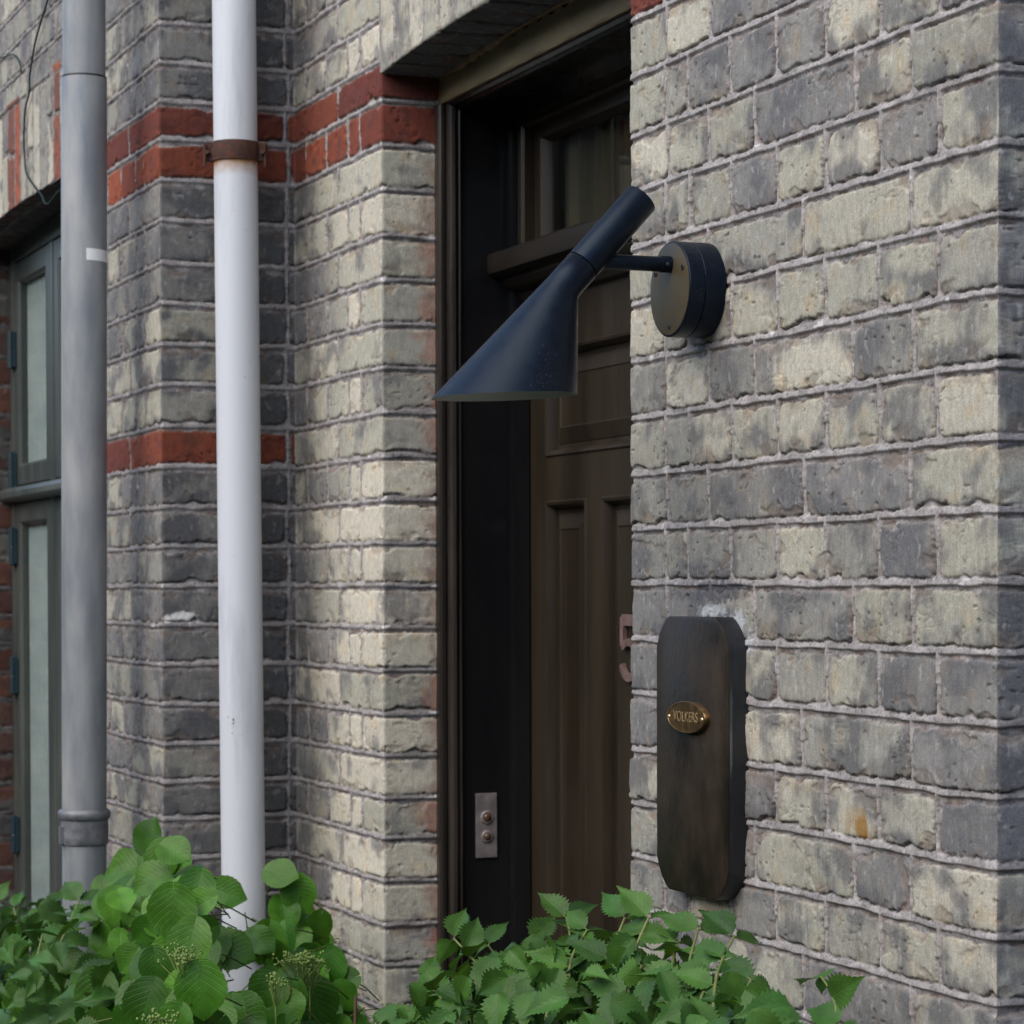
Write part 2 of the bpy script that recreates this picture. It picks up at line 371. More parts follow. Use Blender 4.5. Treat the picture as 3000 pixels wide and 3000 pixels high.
# ------------------------------------------------------------------ brickwork
H0 = 1.5
BED = [.8746, .8113, .7500, .6817, .6137, .5427, .4755, .4085, .3411, .2715, .2045, .1370, .0708, .0047, -.0610, -.1268,
       -.1945, -.2590, -.3243, -.3855, -.453, -.5212, -.584, -.6523]
UPPER = 20
BED = [BED[0] + .067 * i for i in range(UPPER, 0, -1)] + BED + [BED[-1] - .067 * i for i in range(1, 16)]
BED = np.array(BED) + H0           # BED[UPPER + k] is the top of course k

def cells(U, Z, joints, seed):
    """course and brick of every point: course k, distances to the four edges, a random table per brick"""
    zz = Z + .0016 * perlin(U * 5, Z * 7, seed) + .0009 * perlin(U * 17, Z * 19, seed + 3)
    K = np.clip(np.searchsorted(-BED, -zz) - 1, 0, len(BED) - 2)
    dt = BED[K] - zz; db = zz - BED[K + 1]
    dl = np.empty_like(U); dr = np.empty_like(U); ids = np.zeros(U.shape, np.int64)
    uu = U + .0016 * perlin(U * 9 + 5, Z * 11, seed + 7)
    for k in np.unique(K):
        m = K == k
        J = np.array(joints(int(k) - UPPER)); x = uu[m]
        i = np.clip(np.searchsorted(J, x), 1, len(J) - 1)
        jit = (_hash(np.arange(len(J)), np.full(len(J), k), seed) / 4294967296. - .5) * .006
        jit[np.abs(J) > 50] = 0
        Jj = J + jit
        dl[m] = x - Jj[i - 1]; dr[m] = Jj[i] - x
        ids[m] = k * 1000 + i
    return K - UPPER, ids, dt, db, dl, dr

def brick_surface(U, Z, joints, seed, tone, soldier=None, hb=.0062, hj=.0044):
    """height and colour of old hand-made brick with raised pointing.  tone(U,Z,k) -> dict of arrays"""
    K, ids, dt, db, dl, dr = cells(U, Z, joints, seed)
    vert = np.zeros(U.shape, bool)
    if soldier is not None:
        s = soldier(U, Z)          # mask, dist to left/right joint, dist to end/start, id
        mk = s[0]; vert = mk
        dl = np.where(mk, s[1], dl); dr = np.where(mk, s[2], dr); dt = np.where(mk, s[3], dt); db = np.where(mk, s[4], db)
        ids = np.where(mk, s[5] + 500000, ids)
    rnd = lambda n: (_hash(ids, np.full(ids.shape, n), seed + 91) / 4294967296.).astype(np.float32)
    r0, r1, r2, r3, r4 = (rnd(n) for n in range(5))
    ox, oy = r1 * 50, r2 * 50
    T = tone(U, Z, K)
    rag = .0015 * np.abs(perlin(U * 70 + ox, Z * 70 + oy, seed + 11)) + .0013 * perlin(U * 210, Z * 210 + oy, seed + 12)
    chip = np.maximum(0, perlin(U * 26 + ox, Z * 26 + oy, seed + 13) - .22) * .013
    ht = np.where(vert, hj, hb + .0010); h_b = np.where(vert, hj, hb - .0010); ht = ht + T.get('wide', 0 * U); h_b = h_b + T.get('wide', 0 * U)
    hh = np.where(vert, .0040, hj)
    e = np.stack([dt - ht - chip * .8 - .0015 * r3, db - h_b - chip, dl - hh - chip * .35, dr - hh - chip * .35])
    kk = .0035
    sd = -kk * np.log(np.exp(-np.clip(e, -.03, .05) / kk).sum(0)) + .0012 - rag
    hard = e.min(0)
    m = smooth(-.0006, .0011, sd)                               # 1 on brick
    # height ------------------------------------------------------------
    uc = np.clip(dl - dr, -.12, .12); vc = np.clip(dt - db, -.08, .08)
    hB = (r0 - .5) * .0022 + (r1 - .5) * .02 * uc + (r2 - .5) * .03 * vc
    hB = hB + .0009 * fbm(U * 30 + ox, Z * 22 + oy, 3, seed + 21) + .00025 * perlin(U * 330, Z * 120, seed + 25)
    pit = perlin(U * 95 + ox, Z * 150 + oy, seed + 26) * smooth(-.05, .35, perlin(U * 19 + oy, Z * 19 + ox, seed + 28)) * 1.2
    hB = hB - .0016 * smooth(.62, .80, pit)
    crease = np.exp(-(fbm(U * 26 + oy, Z * 70 + ox, 3, seed + 29) / .045) ** 2) * smooth(.12, .4, perlin(U * 15 + ox, Z * 15, seed + 30))
    hB = hB - .0006 * crease
    spall = smooth(.16, .24, fbm(U * 18 + oy, Z * 24 + ox, 3, seed + 27)) * smooth(.022, .004, sd)
    hB = hB - .0017 * spall - .0015 * np.exp(-np.maximum(sd, 0) / .0015)
    dbed = np.minimum(dt, db); dhead = np.minimum(dl, dr)
    bead = np.where(vert, 1 - smooth(.0016, .0030, dhead), np.maximum(1 - smooth(.0034, .0052, np.abs(np.where(dt < db, -dt, db) - .0012 + .0012 * perlin(U * 26, Z * 9, seed + 34))), 1 - smooth(.0018, .0030, dhead + .0006 * perlin(U * 9, Z * 40, seed + 35))))
    slope = np.where(vert, 0., np.clip(np.where(dt < db, -dt, db) / .0045, -1, 1))
    hM = -.0034 + (.0030 - .0008 * slope + .0012 * perlin(U * 22, Z * 22, seed + 31)) * bead + .0009 * fbm(U * 110, Z * 150, 3, seed + 32)
    gap = np.exp(-((sd + .0002) / .0010) ** 2) * smooth(-.35, .25, perlin(U * 45, Z * 45, seed + 33))
    low = np.where(db < dt, 1., .5)
    h = lerp(hM, hB, m) - .0032 * gap * low
    # colour ------------------------------------------------------------
    cream = np.array((.505, .478, .395)); grn = np.array((.345, .34, .28)); gry = np.array((.215, .213, .205)); drk = np.array((.085, .087, .092))
    t = np.clip(r4 + T['tone'], 0, 1)[..., None]
    base = np.where(t < .5, lerp(cream, grn, t * 2), lerp(grn, gry, (t - .5) * 2))
    base = base * (1 + .16 * (r3[..., None] - .5))
    warm = smooth(.1, .5, fbm(U * 30 + oy, Z * 30 + ox, 2, seed + 41))[..., None]
    base = lerp(base, base * np.array((1.10, .98, .84)), warm * .8)
    so = 1.55 * fbm(U * 12 + ox * 1.3, Z * 15 + oy, 4, seed + 42) + .24 * fbm(U * 95 + ox, Z * 14, 3, seed + 43) + (r1 - .5) * .34
    so = so + .30 * np.exp(-np.maximum(sd, 0) / .009) * smooth(-.3, .3, perlin(U * 21 + oy, Z * 21 + ox, seed + 48)) - .06
    so = smooth(-.20, .50, so + T['soot_shade'])[..., None]
    soot_shade_c = lerp(np.array((.128, .132, .143)), drk, (r2 * T.get('deep', np.full_like(U, .55)))[..., None])
    base = lerp(base, soot_shade_c, so * T.get('smax', .78 * np.ones_like(U))[..., None])
    red = np.clip(T.get('red', 0 * U), 0, 1)[..., None]
    rc = lerp(np.array((.120, .034, .027)), np.array((.37, .098, .042)), (r4 ** 1.7)[..., None])
    rn = smooth(-.15, .5, fbm(U * 26 + ox, Z * 34 + oy, 4, seed + 44))[..., None]
    rc = lerp(rc, np.array((.10, .040, .036)), rn * (.40 + .60 * r2[..., None]))
    base = lerp(base, rc, red)
    base = base * (1 + .24 * fbm(U * 120, Z * 70, 4, seed + 45)[..., None]) * (1 - .30 * smooth(.58, .78, pit)[..., None])
    base = base * (1 - .22 * crease[..., None])
    base = lerp(base, np.array((.21, .155, .115)), (spall * .38)[..., None] * (1 - red))
    edge = (np.exp(-np.maximum(sd, 0) / .0022) * smooth(-.2, .4, perlin(U * 50, Z * 50, seed + 46)))[..., None]
    base = lerp(base, np.array((.17, .120, .088)), edge * .58)
    wh = smooth(.26, .50, fbm(U * 85, Z * 55, 4, seed + 47))[..., None] * (1 - red)
    base = lerp(base, np.array((.52, .52, .50)), wh * .30)
    mort = lerp(np.array((.255, .240, .236)), np.array((.385, .365, .360)), smooth(-.4, .4, fbm(U * 40, Z * 60, 4, seed + 51))[..., None])
    mort = lerp(mort, np.array((.21, .165, .14)), (smooth(-.1, .4, perlin(U * 33, Z * 55, seed + 52)) * (1 - bead))[..., None] * .8)
    mort = mort * (1 + .22 * fbm(U * 190, Z * 190, 2, seed + 54)[..., None]) * T.get('mort', np.ones_like(U))[..., None]
    mort = mort * (1 - .45 * smooth(.35, .6, perlin(U * 260, Z * 260, seed + 55))[..., None])
    lime = smooth(.38, .55, fbm(U * 28, Z * 45, 3, seed + 53) + T.get('lime', 0 * U))[..., None] * bead[..., None]
    mort = lerp(mort, np.array((.60, .59, .59)), lime * .8)
    col = lerp(mort, base, m[..., None])
    col = col * (1 - .62 * (gap * low)[..., None])
    if 'tint' in T: col = col * T['tint'][..., None]
    for (cu, cz, ru, rz, c, st) in T.get('spots', ()):
        g = np.exp(-((U - cu) / ru) ** 2 - ((Z - cz) / rz) ** 2) + .75 * fbm(U * 75, Z * (22 if c[0] > 2.5 * c[2] else 75), 4, seed + 61)
        g = smooth(.35, .80, g) * st * (m if c[0] > 2.5 * c[2] else 1.) * (np.exp(-((U - cu) / ru / 1.6) ** 2 - ((Z - cz) / rz / 1.6) ** 2) > .05)
        col = lerp(col, np.array(c), g[..., None])
    return h.astype(np.float32), col.astype(np.float32)

def path_sample(pts, us, e=.006, start=0.):
    """2-D polyline in plan, corners eased over +-e.  returns position and outward normal (to the right of travel is inside)"""
    pts = [np.array(p, float) for p in pts]
    seg = [np.linalg.norm(b - a) for a, b in zip(pts, pts[1:])]
    cum = np.concatenate([[0], np.cumsum(seg)]) + start
    dirs = [(b - a) / s for a, b, s in zip(pts, pts[1:], seg)]
    nor = [np.array((d[1], -d[0])) for d in dirs]
    pos = np.zeros((len(us), 2)); nn = np.zeros((len(us), 2))
    for i in range(len(seg)):
        lo = -1e9 if i == 0 else cum[i]; hi = 1e9 if i == len(seg) - 1 else cum[i + 1]
        k = (us >= lo) & (us <= hi)
        pos[k] = pts[i] + dirs[i] * (us[k] - cum[i])[:, None]; nn[k] = nor[i]
    for i in range(1, len(seg)):
        k = np.abs(us - cum[i]) < e
        t = ((us[k] - cum[i]) / e + 1) / 2
        a = pts[i] - dirs[i - 1] * e; c = pts[i] + dirs[i] * e; b = pts[i]
        pos[k] = a * ((1 - t) ** 2)[:, None] + b * (2 * t * (1 - t))[:, None] + c * (t ** 2)[:, None]
        n = nor[i - 1] * (1 - t)[:, None] + nor[i] * t[:, None]
        nn[k] = n / np.linalg.norm(n, axis=1)[:, None]
    return pos, nn, cum

def spans(*parts):
    """concatenate ranges (a, b, step)"""
    out = []
    for a, b, s in parts:
        n = max(1, int(round((b - a) / s))); out.append(np.linspace(a, b, n, endpoint=False))
    out.append(np.array([parts[-1][1]]))
    return np.concatenate(out)

def wall_grid(name, parent, pts, us, zs, joints, seed, tone, soldier=None, keep=None, start=0.):
    pos, nn, cum = path_sample(pts, us, start=start)
    U, Z = np.meshgrid(us.astype(np.float32), zs.astype(np.float32), indexing='ij')
    h, col = brick_surface(U, Z, joints, seed, tone, soldier)
    P = np.zeros(U.shape + (3,), np.float32)
    P[..., 0] = pos[:, 0:1] + nn[:, 0:1] * h; P[..., 1] = pos[:, 1:2] + nn[:, 1:2] * h; P[..., 2] = Z
    kp = None
    if keep is not None:
        kp = keep((U[:-1, :-1] + U[1:, 1:]) / 2, (Z[:-1, :-1] + Z[1:, 1:]) / 2)
    return grid_object(name, P, col, parent, M_WALL, kp)

BIG = 100.
X_PIER, X_IN, X_DL, X_DR, X_R = -2.212, -2.212, -1.757, -.823, .003
Y_P = -.235
TOPZ = 3.6
house = thing('brick_house', 'old sooty yellow brick house front with red brick bands and a deep doorway', 'house', (-1.3, .3, 0))

ZS = spans((-.02, .66, .005), (.66, 2.78, .0020), (2.78, TOPZ, .005))
ZS_R = spans((-.02, .88, .004), (.88, 2.24, .00125), (2.24, TOPZ, .005))

# --- left: window wall / pier front, pier side, bay, left reveal (u = X on the front faces up to the pier corner)
pts_left = [(-6.0, Y_P), (X_PIER, Y_P), (X_IN, 0.), (X_DL, 0.), (X_DL, .10)]
u1 = X_PIER; u2 = u1 - Y_P; u3 = u2 + (X_DL - X_IN); u4 = u3 + .10
US = spans((-6.0, -3.75, .007), (-3.75, -2.7, .0032), (-2.7, u1 - .006, .0028), (u1 - .006, u1 + .006, .001), (u1 + .006, u2 - .006, .0022),
           (u2 - .006, u2 + .006, .0015), (u2 + .006, u3 - .006, .0022), (u3 - .006, u3 + .006, .001), (u3 + .006, u4, .002))
BX = lambda x: u2 + (x - X_IN)      # X on the bay -> u

def joints_left(k):
    if k % 2 == 0:
        f = [u1 - .108, u1 - .108 - .060]
        f += [f[-1] - .112 * i for i in range(1, 32)]
        side = [u2 - .012]
        bay = [BX(-2.150), BX(-2.035), BX(-1.922), BX(-1.862)]
    else:
        f = [u1 - .222 - .224 * i for i in range(0, 17)]
        side = [u2 - .012 - .002 * (k % 3)]
        bay = [BX(-1.975)]
    return sorted([-BIG] + f + side + bay + [BIG])

def tone_left(U, Z, K):
    front = U < u1; side = (U >= u1) & (U < u2); bay = (U >= u2) & (U < u3); rev = U >= u3
    b = (U - u2) / (u3 - u2)
    tone = np.where(front, .22, np.where(side, .45, np.where(bay, lerp(.30, -.45, smooth(.1, .75, b)), -.25)))
    soot_shade = np.where(front, lerp(-.06, .10, smooth(-2.7, -2.3, U)), np.where(side, lerp(.10, 1.0, smooth(u1 + .12, u1 + .16, U)), np.where(bay, lerp(.26, -.34, smooth(.1, .7, b)), -.24)))
    soot_shade = soot_shade + .12 * smooth(1.9, 2.3, Z) * (bay | rev)
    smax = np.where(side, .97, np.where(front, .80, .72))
    red = (((K == 1) | (K == 2)) | ((K == 9) & (front | side))).astype(np.float32)
    stain = smooth(.060, .092, (U - u3) + .026 * fbm(U * 50, Z * 38, 3, 5) + .018 * perlin(U * 3, Z * 14.5, 6)) * rev * .5
    xs = U
    sold = (U < -2.66) & (U > -4.25) & (Z > 2.30) & (Z < 2.53)
    red = np.where(sold, (((xs > -3.075) & (xs < -3.005)) | ((xs > -3.545) & (xs < -3.41))).astype(np.float32) * .9, red)
    red = np.where((U < -2.66) & ~sold, 0, red); soot_shade = np.where(sold, -.22, soot_shade); tone = np.where(sold, .05, tone)
    return dict(tone=tone, soot_shade=soot_shade, smax=smax, red=np.maximum(red, stain), mort=np.where(side, 1.12, np.where(rev, .70, np.where(front, .78, .92))), wide=.0018 * side, lime=.34 * np.exp(-(np.minimum(np.abs(U - u3), np.minimum(np.abs(U - u1), np.abs(U - u4 + .012))) / .008) ** 2), tint=np.where(front, .98, np.where(side, .74, np.where(bay, lerp(.86, 1.10, smooth(.2, .75, b)), 1.10))), deep=np.where(side, .95, .6),
                spots=[(u1 + .03, H0 - .048, .035, .010, (.66, .66, .65), 1.)])

ARCH = lambda x: H0 + .806 - .045 * (x + 3.44) ** 2
WIN_L, WIN_R = -4.06, -2.80

def soldier_left(U, Z):
    v = Z - ARCH(U)
    mk = (U < -2.66) & (U > -4.25) & (v < .216) & (v > -.012)
    i = np.floor((U + 3.07) / .0665)
    dl = (U + 3.07) - i * .0665; dr = .0665 - dl
    half = (_hash(i.astype(np.int64), np.zeros(i.shape, np.int64), 5) % 5 < 3)
    cut = .09 + .05 * ((_hash(i.astype(np.int64), np.ones(i.shape, np.int64), 5) % 100) / 100.)
    up = (v > cut) & half
    dt = np.where(up | ~half, .216 - v, cut - v); db = np.where(up, v - cut, v + .2)
    return mk, dl, dr, dt, db, i.astype(np.int64) * 4 + up + 2000

def keep_left(U, Z):
    return ~((U > WIN_L) & (U < WIN_R) & (Z < ARCH(U)) & (Z > .62))

wall_grid('wall', house, pts_left, US, ZS, joints_left, 3, tone_left, soldier_left, keep_left, start=-6.0)

# --- right: right reveal, right wall, return (u = X on the wall)
pts_right = [(X_DR, .10), (X_DR, 0.), (X_R, 0.), (X_R, .5)]
v1 = X_DR; v2 = X_R
US_R = spans((v1 - .10, v1 - .006, .003), (v1 - .006, v1 + .006, .001), (v1 + .006, v2 - .006, .0016), (v2 - .006, v2 + .006, .001), (v2 + .006, v2 + .12, .0025), (v2 + .12, v2 + .5, .004))
def joints_right(k):
    if k % 2 == 0:
        f = [-.1026, -.215, -.327, -.437, -.548, -.658, -.722]; ret = [v2 + .225 + .224 * i for i in range(3)]
    elif (k - 5) % 4 == 0:
        f = [-.151, -.267, -.4915, -.602, -.716]; ret = [v2 + .108 + .112 * i for i in range(5)]
    else:
        f = [-.153, -.378, -.604, -.716]; ret = [v2 + .108 + .112 * i for i in range(5)]
    return sorted([-BIG] + f + ret + [BIG])
PX = lambda x, y: at(x, y, 1, 0.)
_st = PX(2515, 2425); _w1 = PX(2075, 1785); _w2 = PX(2160, 1835); _w3 = PX(2185, 1880); _w4 = PX(2080, 2680)
def tone_right(U, Z, K):
    ret = U > v2; rev = U < v1
    big = fbm(U * 3.1, Z * 2.4, 3, 71)
    tone = np.where(ret, .4, .12 + .35 * big)
    soot_shade = np.where(ret, .34, .02 + .30 * big - .10 * smooth(1.35, 1.0, Z))
    red = ((K == 1) | (K == 2)).astype(np.float32)
    W = (.52, .56, .60)
    return dict(tone=tone, soot_shade=soot_shade, smax=np.where(ret, .92, .78), red=red, mort=np.where(ret, .62, 1.0), deep=np.where(ret, 1., .65),
                spots=[(_st.x + .012, _st.z - .002, .020, .017, (.30, .145, .028), .95), (_st.x - .004, _st.z + .008, .034, .018, (.33, .22, .09), .5), (-.580, 1.496, .080, .017, (.085, .09, .105), .85), (-.602, 1.474, .052, .008, W, .7), (-.530, 1.462, .022, .014, W, .7), (-.505, 1.440, .012, .018, W, .6), (_w4.x, _w4.z, .05, .02, (.33, .24, .16), .6)])
wall_grid('wall', house, pts_right, US_R, ZS_R, joints_right, 17, tone_right, None, None, start=v1 - .10)

# --- upright bricks over the doorway: one surface folding from soffit to face (v < 0 soffit)
SOF = lambda x: H0 + .789 + .016 * (1 - ((x + 1.29) / .467) ** 2)
us = spans((X_DL - .004, X_DR + .004, .0022))
vs_ = spans((-.105, -.005, .003), (-.005, .005, .001), (.005, .15, .002), (.15, TOPZ - H0 - .80, .005))
def lintel():
    U, V = np.meshgrid(us.astype(np.float32), vs_.astype(np.float32), indexing='ij')
    def sold(U, V):
        mk = V < .222
        i = np.floor((U - X_DL) / .0667); dl = (U - X_DL) - i * .0667; dr = .0667 - dl
        return mk, dl, dr, .222 - V, V + .4, i.astype(np.int64) + 9000
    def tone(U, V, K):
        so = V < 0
        return dict(tone=np.where(so, .3, -.20), soot_shade=np.where(so, .75, -.16), smax=np.where(so, .95, .7), mort=np.where(so, .30, .95),  # soffit darkened beyond its soot: missing bounce light painted into the colour
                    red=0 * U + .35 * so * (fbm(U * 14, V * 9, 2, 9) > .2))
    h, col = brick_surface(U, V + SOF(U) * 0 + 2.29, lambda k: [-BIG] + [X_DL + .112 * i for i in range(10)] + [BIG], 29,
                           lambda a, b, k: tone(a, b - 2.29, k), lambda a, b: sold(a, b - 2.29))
    s = SOF(U); e = .005
    y = np.where(V < 0, -V, 0.) ; z = s + np.maximum(V, 0)
    k = np.abs(V) < e; t = (V / e + 1) / 2
    y = np.where(k, e * (1 - t) ** 2, y); z = np.where(k, s + e * t ** 2, z)
    ang = np.clip(t, 0, 1) * math.pi / 2
    P = np.zeros(U.shape + (3,), np.float32)
    P[..., 0] = U; P[..., 1] = y - np.sin(ang) * (h + .0015); P[..., 2] = z - np.cos(ang) * (h + .001)
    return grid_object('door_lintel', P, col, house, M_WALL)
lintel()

# --- window reveals, arch soffit, sill
def plain_brick(name, f, un, vn, seed, soot_shade=.1, red=.7, vert=False):
    U, V = np.meshgrid(np.linspace(*un).astype(np.float32), np.linspace(*vn).astype(np.float32), indexing='ij')
    h, col = brick_surface(U, V, (lambda k: [-BIG] + [i * .0667 for i in range(-70, 70)] + [BIG]) if vert else (lambda k: [-BIG, .108 if k % 2 else .055, BIG]), seed,
                           lambda a, b, k: dict(tone=0 * a + .2, soot_shade=0 * a + soot_shade, tint=0 * a + .34, red=red * (fbm(a * 3, b * 9, 2, seed) > -.1)))
    return grid_object(name, f(U, V, h).astype(np.float32), col, house, M_WALL)
plain_brick('window_reveal', lambda U, V, h: np.stack([WIN_L + h, Y_P + U, V], -1), (0, .12, 50), (.6, 2.32, 400), 41)
plain_brick('window_reveal', lambda U, V, h: np.stack([WIN_R - h, Y_P + U, V], -1), (0, .12, 20), (.6, 2.32, 200), 43)
plain_brick('window_soffit', lambda U, V, h: np.stack([U, Y_P - .001 + V * 1., ARCH(U) - h], -1), (WIN_L, WIN_R, 240), (0, .12, 40), 44, .5, .4, True)
b = MB(); b.box((WIN_L, Y_P - .03, .56), (WIN_R, -.09, .62)); b.build('window_sill', M_CORE, house, .006)

# --- body of the house behind the faces, so it is solid and lightproof
b = MB()
b.box((-6.0, .42, -.02), (X_R - .02, 4.2, TOPZ))
b.box((-6.0, .16, -.02), (WIN_L - .12, .42, TOPZ)); b.box((WIN_R + .10, .16, -.02), (X_DL - .05, .42, TOPZ))
b.box((X_DR + .05, .12, -.02), (X_R - .02, .42, TOPZ)); b.box((X_DL - .05, .13, 2.32), (X_DR + .05, .42, TOPZ))
b.box((WIN_L - .12, .16, 2.40), (WIN_R + .10, .42, TOPZ)); b.box((-6.0, Y_P + .02, TOPZ), (X_R - .02, 4.2, TOPZ + .1))
b.box((-6.0, Y_P + .03, -.02), (-5.9, .16, TOPZ))
b.build('house_body', M_CORE, house)

# ------------------------------------------------------------------ doorway
JX = -1.742                                    # face of the jamb lining
prof = [(-1.80, .088), (-1.7500, .088), (-1.7440, .0885), (-1.7395, .0925), (-1.7395, .0975), (-1.7440, .0995), (-1.7440, .1010), (-1.7350, .1020), (-1.7285, .1060), (-1.7275, .1110), (-1.7310, .1150), (-1.7400, .1160), (-1.7400, .1175), (-1.7335, .1180), (-1.7315, .1205), (-1.7335, .1230), (-1.742, .1235), (-1.742, .2050), (-1.727, .2060), (-1.7255, .2120), (-1.7255, .232), (-1.80, .232)]
case_ = prof[:-5] + [(-1.80, .1235)]; lin_ = [(-1.80, .1236)] + [(-1.742, .1236)] + prof[-5:]
fr = MB()
for sh_, nm_, mt_ in ((case_, 'door_casing', M_CASE), (lin_, 'door_jamb', M_PAINT)):
    for fl_ in (False, True):
        q = MB(); q.extrude([((X_DL + X_DR - x) if fl_ else x, y) for x, y in sh_], 2, 0., 2.246); q.build(nm_, mt_, house, smooth_angle=40)
hp = [(y, 2.246 + (-1.742 - x) * .9) for x, y in prof[1:]]     # head: same moulding turned over
hp = [(.102, 2.262), (.102, 2.246), (.106, 2.242), (.112, 2.243), (.115, 2.246), (.117, 2.240), (.121, 2.238), (.124, 2.242), (.205, 2.243), (.206, 2.230), (.232, 2.230), (.232, 2.262)]
fr.extrude(hp, 0, -1.7395, X_DL + X_DR + 1.7395)
fr.build('door_head', M_PAINT, house, smooth_angle=40)
# olive timber beam over the frame
nb = 60; rows = []
bm_ = MB()
for i in range(nb + 1):
    x = lerp(X_DL - .01, X_DR + .01, i / nb)
    rows.append([(x, .118, 2.249), (x, .096 + .0008 * math.sin(i * 1.7), 2.2485), (x, .094 + .001 * math.sin(i * .9), 2.252), (x, .095 + .0012 * math.sin(i * 1.3), 2.285),
                 (x, .098, SOF(x) - .006 + .004 * math.sin(i * 2.1)), (x, .118, SOF(x) - .002)])
bm_.rings(rows)
bm_.build('door_beam', M_BEAM, house, smooth_angle=35)
mo = MB(); rs = []
for i in range(161):
    x = lerp(X_DL + .004, X_DR - .004, i / 160); k_ = max(0, float(perlin(np.array([x * 9.]), np.array([.3]), 8)[0]) + .25 * float(perlin(np.array([x * 60.]), np.array([.7]), 9)[0]))
    a_, z_ = .0008 + .016 * k_, SOF(x) - .003
    rs.append([(x, .100, z_ + .004), (x, .095 - a_ * .6, z_ + .002), (x, .0945 - a_ * .5, z_ - a_ * .8), (x, .097, z_ - a_ * 1.1), (x, .100, z_ - a_)])
mo.rings(rs)
mo.build('crumbled_mortar', noisy('crumbled_mortar', (.2, .13, .07), (.34, .24, .14), 60, (.9, 1), bump=.8), house)

YD = .235                                      # face of the door leaf
XL, XR = -1.738, X_DL + X_DR + 1.738
door = bpy.data.objects.new('door', None)      # replaced by the leaf mesh below

def panel_ring(mb, x0, x1, z0, z1, y):
    """opening edge at y, moulding down to y+.014, groove, raised field"""
    st = [(0, 0), (.003, -.003), (.007, -.0015), (.011, .006), (.013, .015), (.020, .0155), (.021, .0140), (.044, .0055), (.046, .0070)]
    rs = []
    for d, dy in st:
        rs.append([(x0 + d, y + dy, z0 + d), (x1 - d, y + dy, z0 + d), (x1 - d, y + dy, z1 - d), (x0 + d, y + dy, z1 - d)])
    mb.rings(rs, False, True)

def panelled(mb, x0, x1, z0, z1, y, openings, thick):
    """front face of a framed leaf with rectangular openings left out"""
    xs = sorted({x0, x1} | {v for o in openings for v in o[:2]}); zs = sorted({z0, z1} | {v for o in openings for v in o[2:]})
    for a, b_ in zip(xs, xs[1:]):
        for c, d in zip(zs, zs[1:]):
            cx, cz = (a + b_) / 2, (c + d) / 2
            if any(o[0] < cx < o[1] and o[2] < cz < o[3] for o in openings): continue
            mb.add([(a, y, c), (b_, y, c), (b_, y, d), (a, y, d)], [(0, 1, 2, 3)])
    mb.add([(x0, y, z0), (x0, y + thick, z0), (x0, y + thick, z1), (x0, y, z1)], [(0, 1, 2, 3)])
    mb.add([(x1, y, z0), (x1, y + thick, z0), (x1, y + thick, z1), (x1, y, z1)], [(0, 1, 2, 3)])
    mb.add([(x0, y + thick, z0), (x1, y + thick, z0), (x1, y + thick, z1), (x0, y + thick, z1)], [(0, 1, 2, 3)])

ops = [(-1.664, -.910, 1.700, 1.868)]
low = [(-1.664, -1.504), (-1.448, -1.312), (-1.262, -1.126), (-1.070, -.910)]
ops += [(a, b_, .80, 1.634) for a, b_ in low] + [(a, b_, .28, .70) for a, b_ in low]
dm = MB(); panelled(dm, XL, XR, .16, 1.985, YD, ops, .045)
for o in ops: panel_ring(dm, *o, YD)
door = dm.build('door', M_DOOR, house, smooth_angle=25)
# cornice between leaf and fanlight
cp = [(.236, 1.945), (.222, 1.948), (.216, 1.956), (.216, 1.960), (.205, 1.962), (.196, 1.968), (.190, 1.976), (.190, 1.981), (.178, 1.983), (.170, 1.988), (.168, 1.996), (.168, 2.016), (.172, 2.019), (.236, 2.026)]
c = MB(); c.extrude(cp, 0, -1.7405, X_DL + X_DR + 1.7405); c.build('transom_cornice', noisy('near_black_brown_paint', (.012, .010, .009), (.022, .018, .014), 14, (.3, .45), (.2, 1, 1), spec=.3), door, smooth_angle=35)
# fanlight frame and glass
f = MB()
x0, x1, z0, z1 = -1.742, X_DL + X_DR + 1.742, 2.020, 2.240
stp = [(0, .214), (.034, .214), (.036, .210), (.044, .208), (.050, .212), (.052, .228), (.066, .230), (.068, .226), (.080, .226), (.088, .236), (.092, .248)]
rs = [[(x0 + d, y, z0 + d * .25), (x1 - d, y, z0 + d * .25), (x1 - d, y, z1 - d * .62), (x0 + d, y, z1 - d * .62)] for d, y in stp]
f.rings(rs, False, False); f.build('fanlight_frame', M_DOOR, door, smooth_angle=30)
g = MB(); g.box((x0 + .09, .242, z0 + .02), (x1 - .09, .245, z1 - .05)); g.build('fanlight_pane', M_DGLASS, door)
g = MB()
n = 120; pa = [(lerp(x0 + .06, x1 - .06, i / n), .268 + .010 * math.sin(i * 1.1) + .006 * math.sin(i * .37)) for i in range(n + 1)]
g.rings([[(x, y, z0) for x, y in pa], [(x, y, z1) for x, y in pa]], False, False, closed=False); g.build('fanlight_curtain', M_CURT, door, smooth_angle=60)
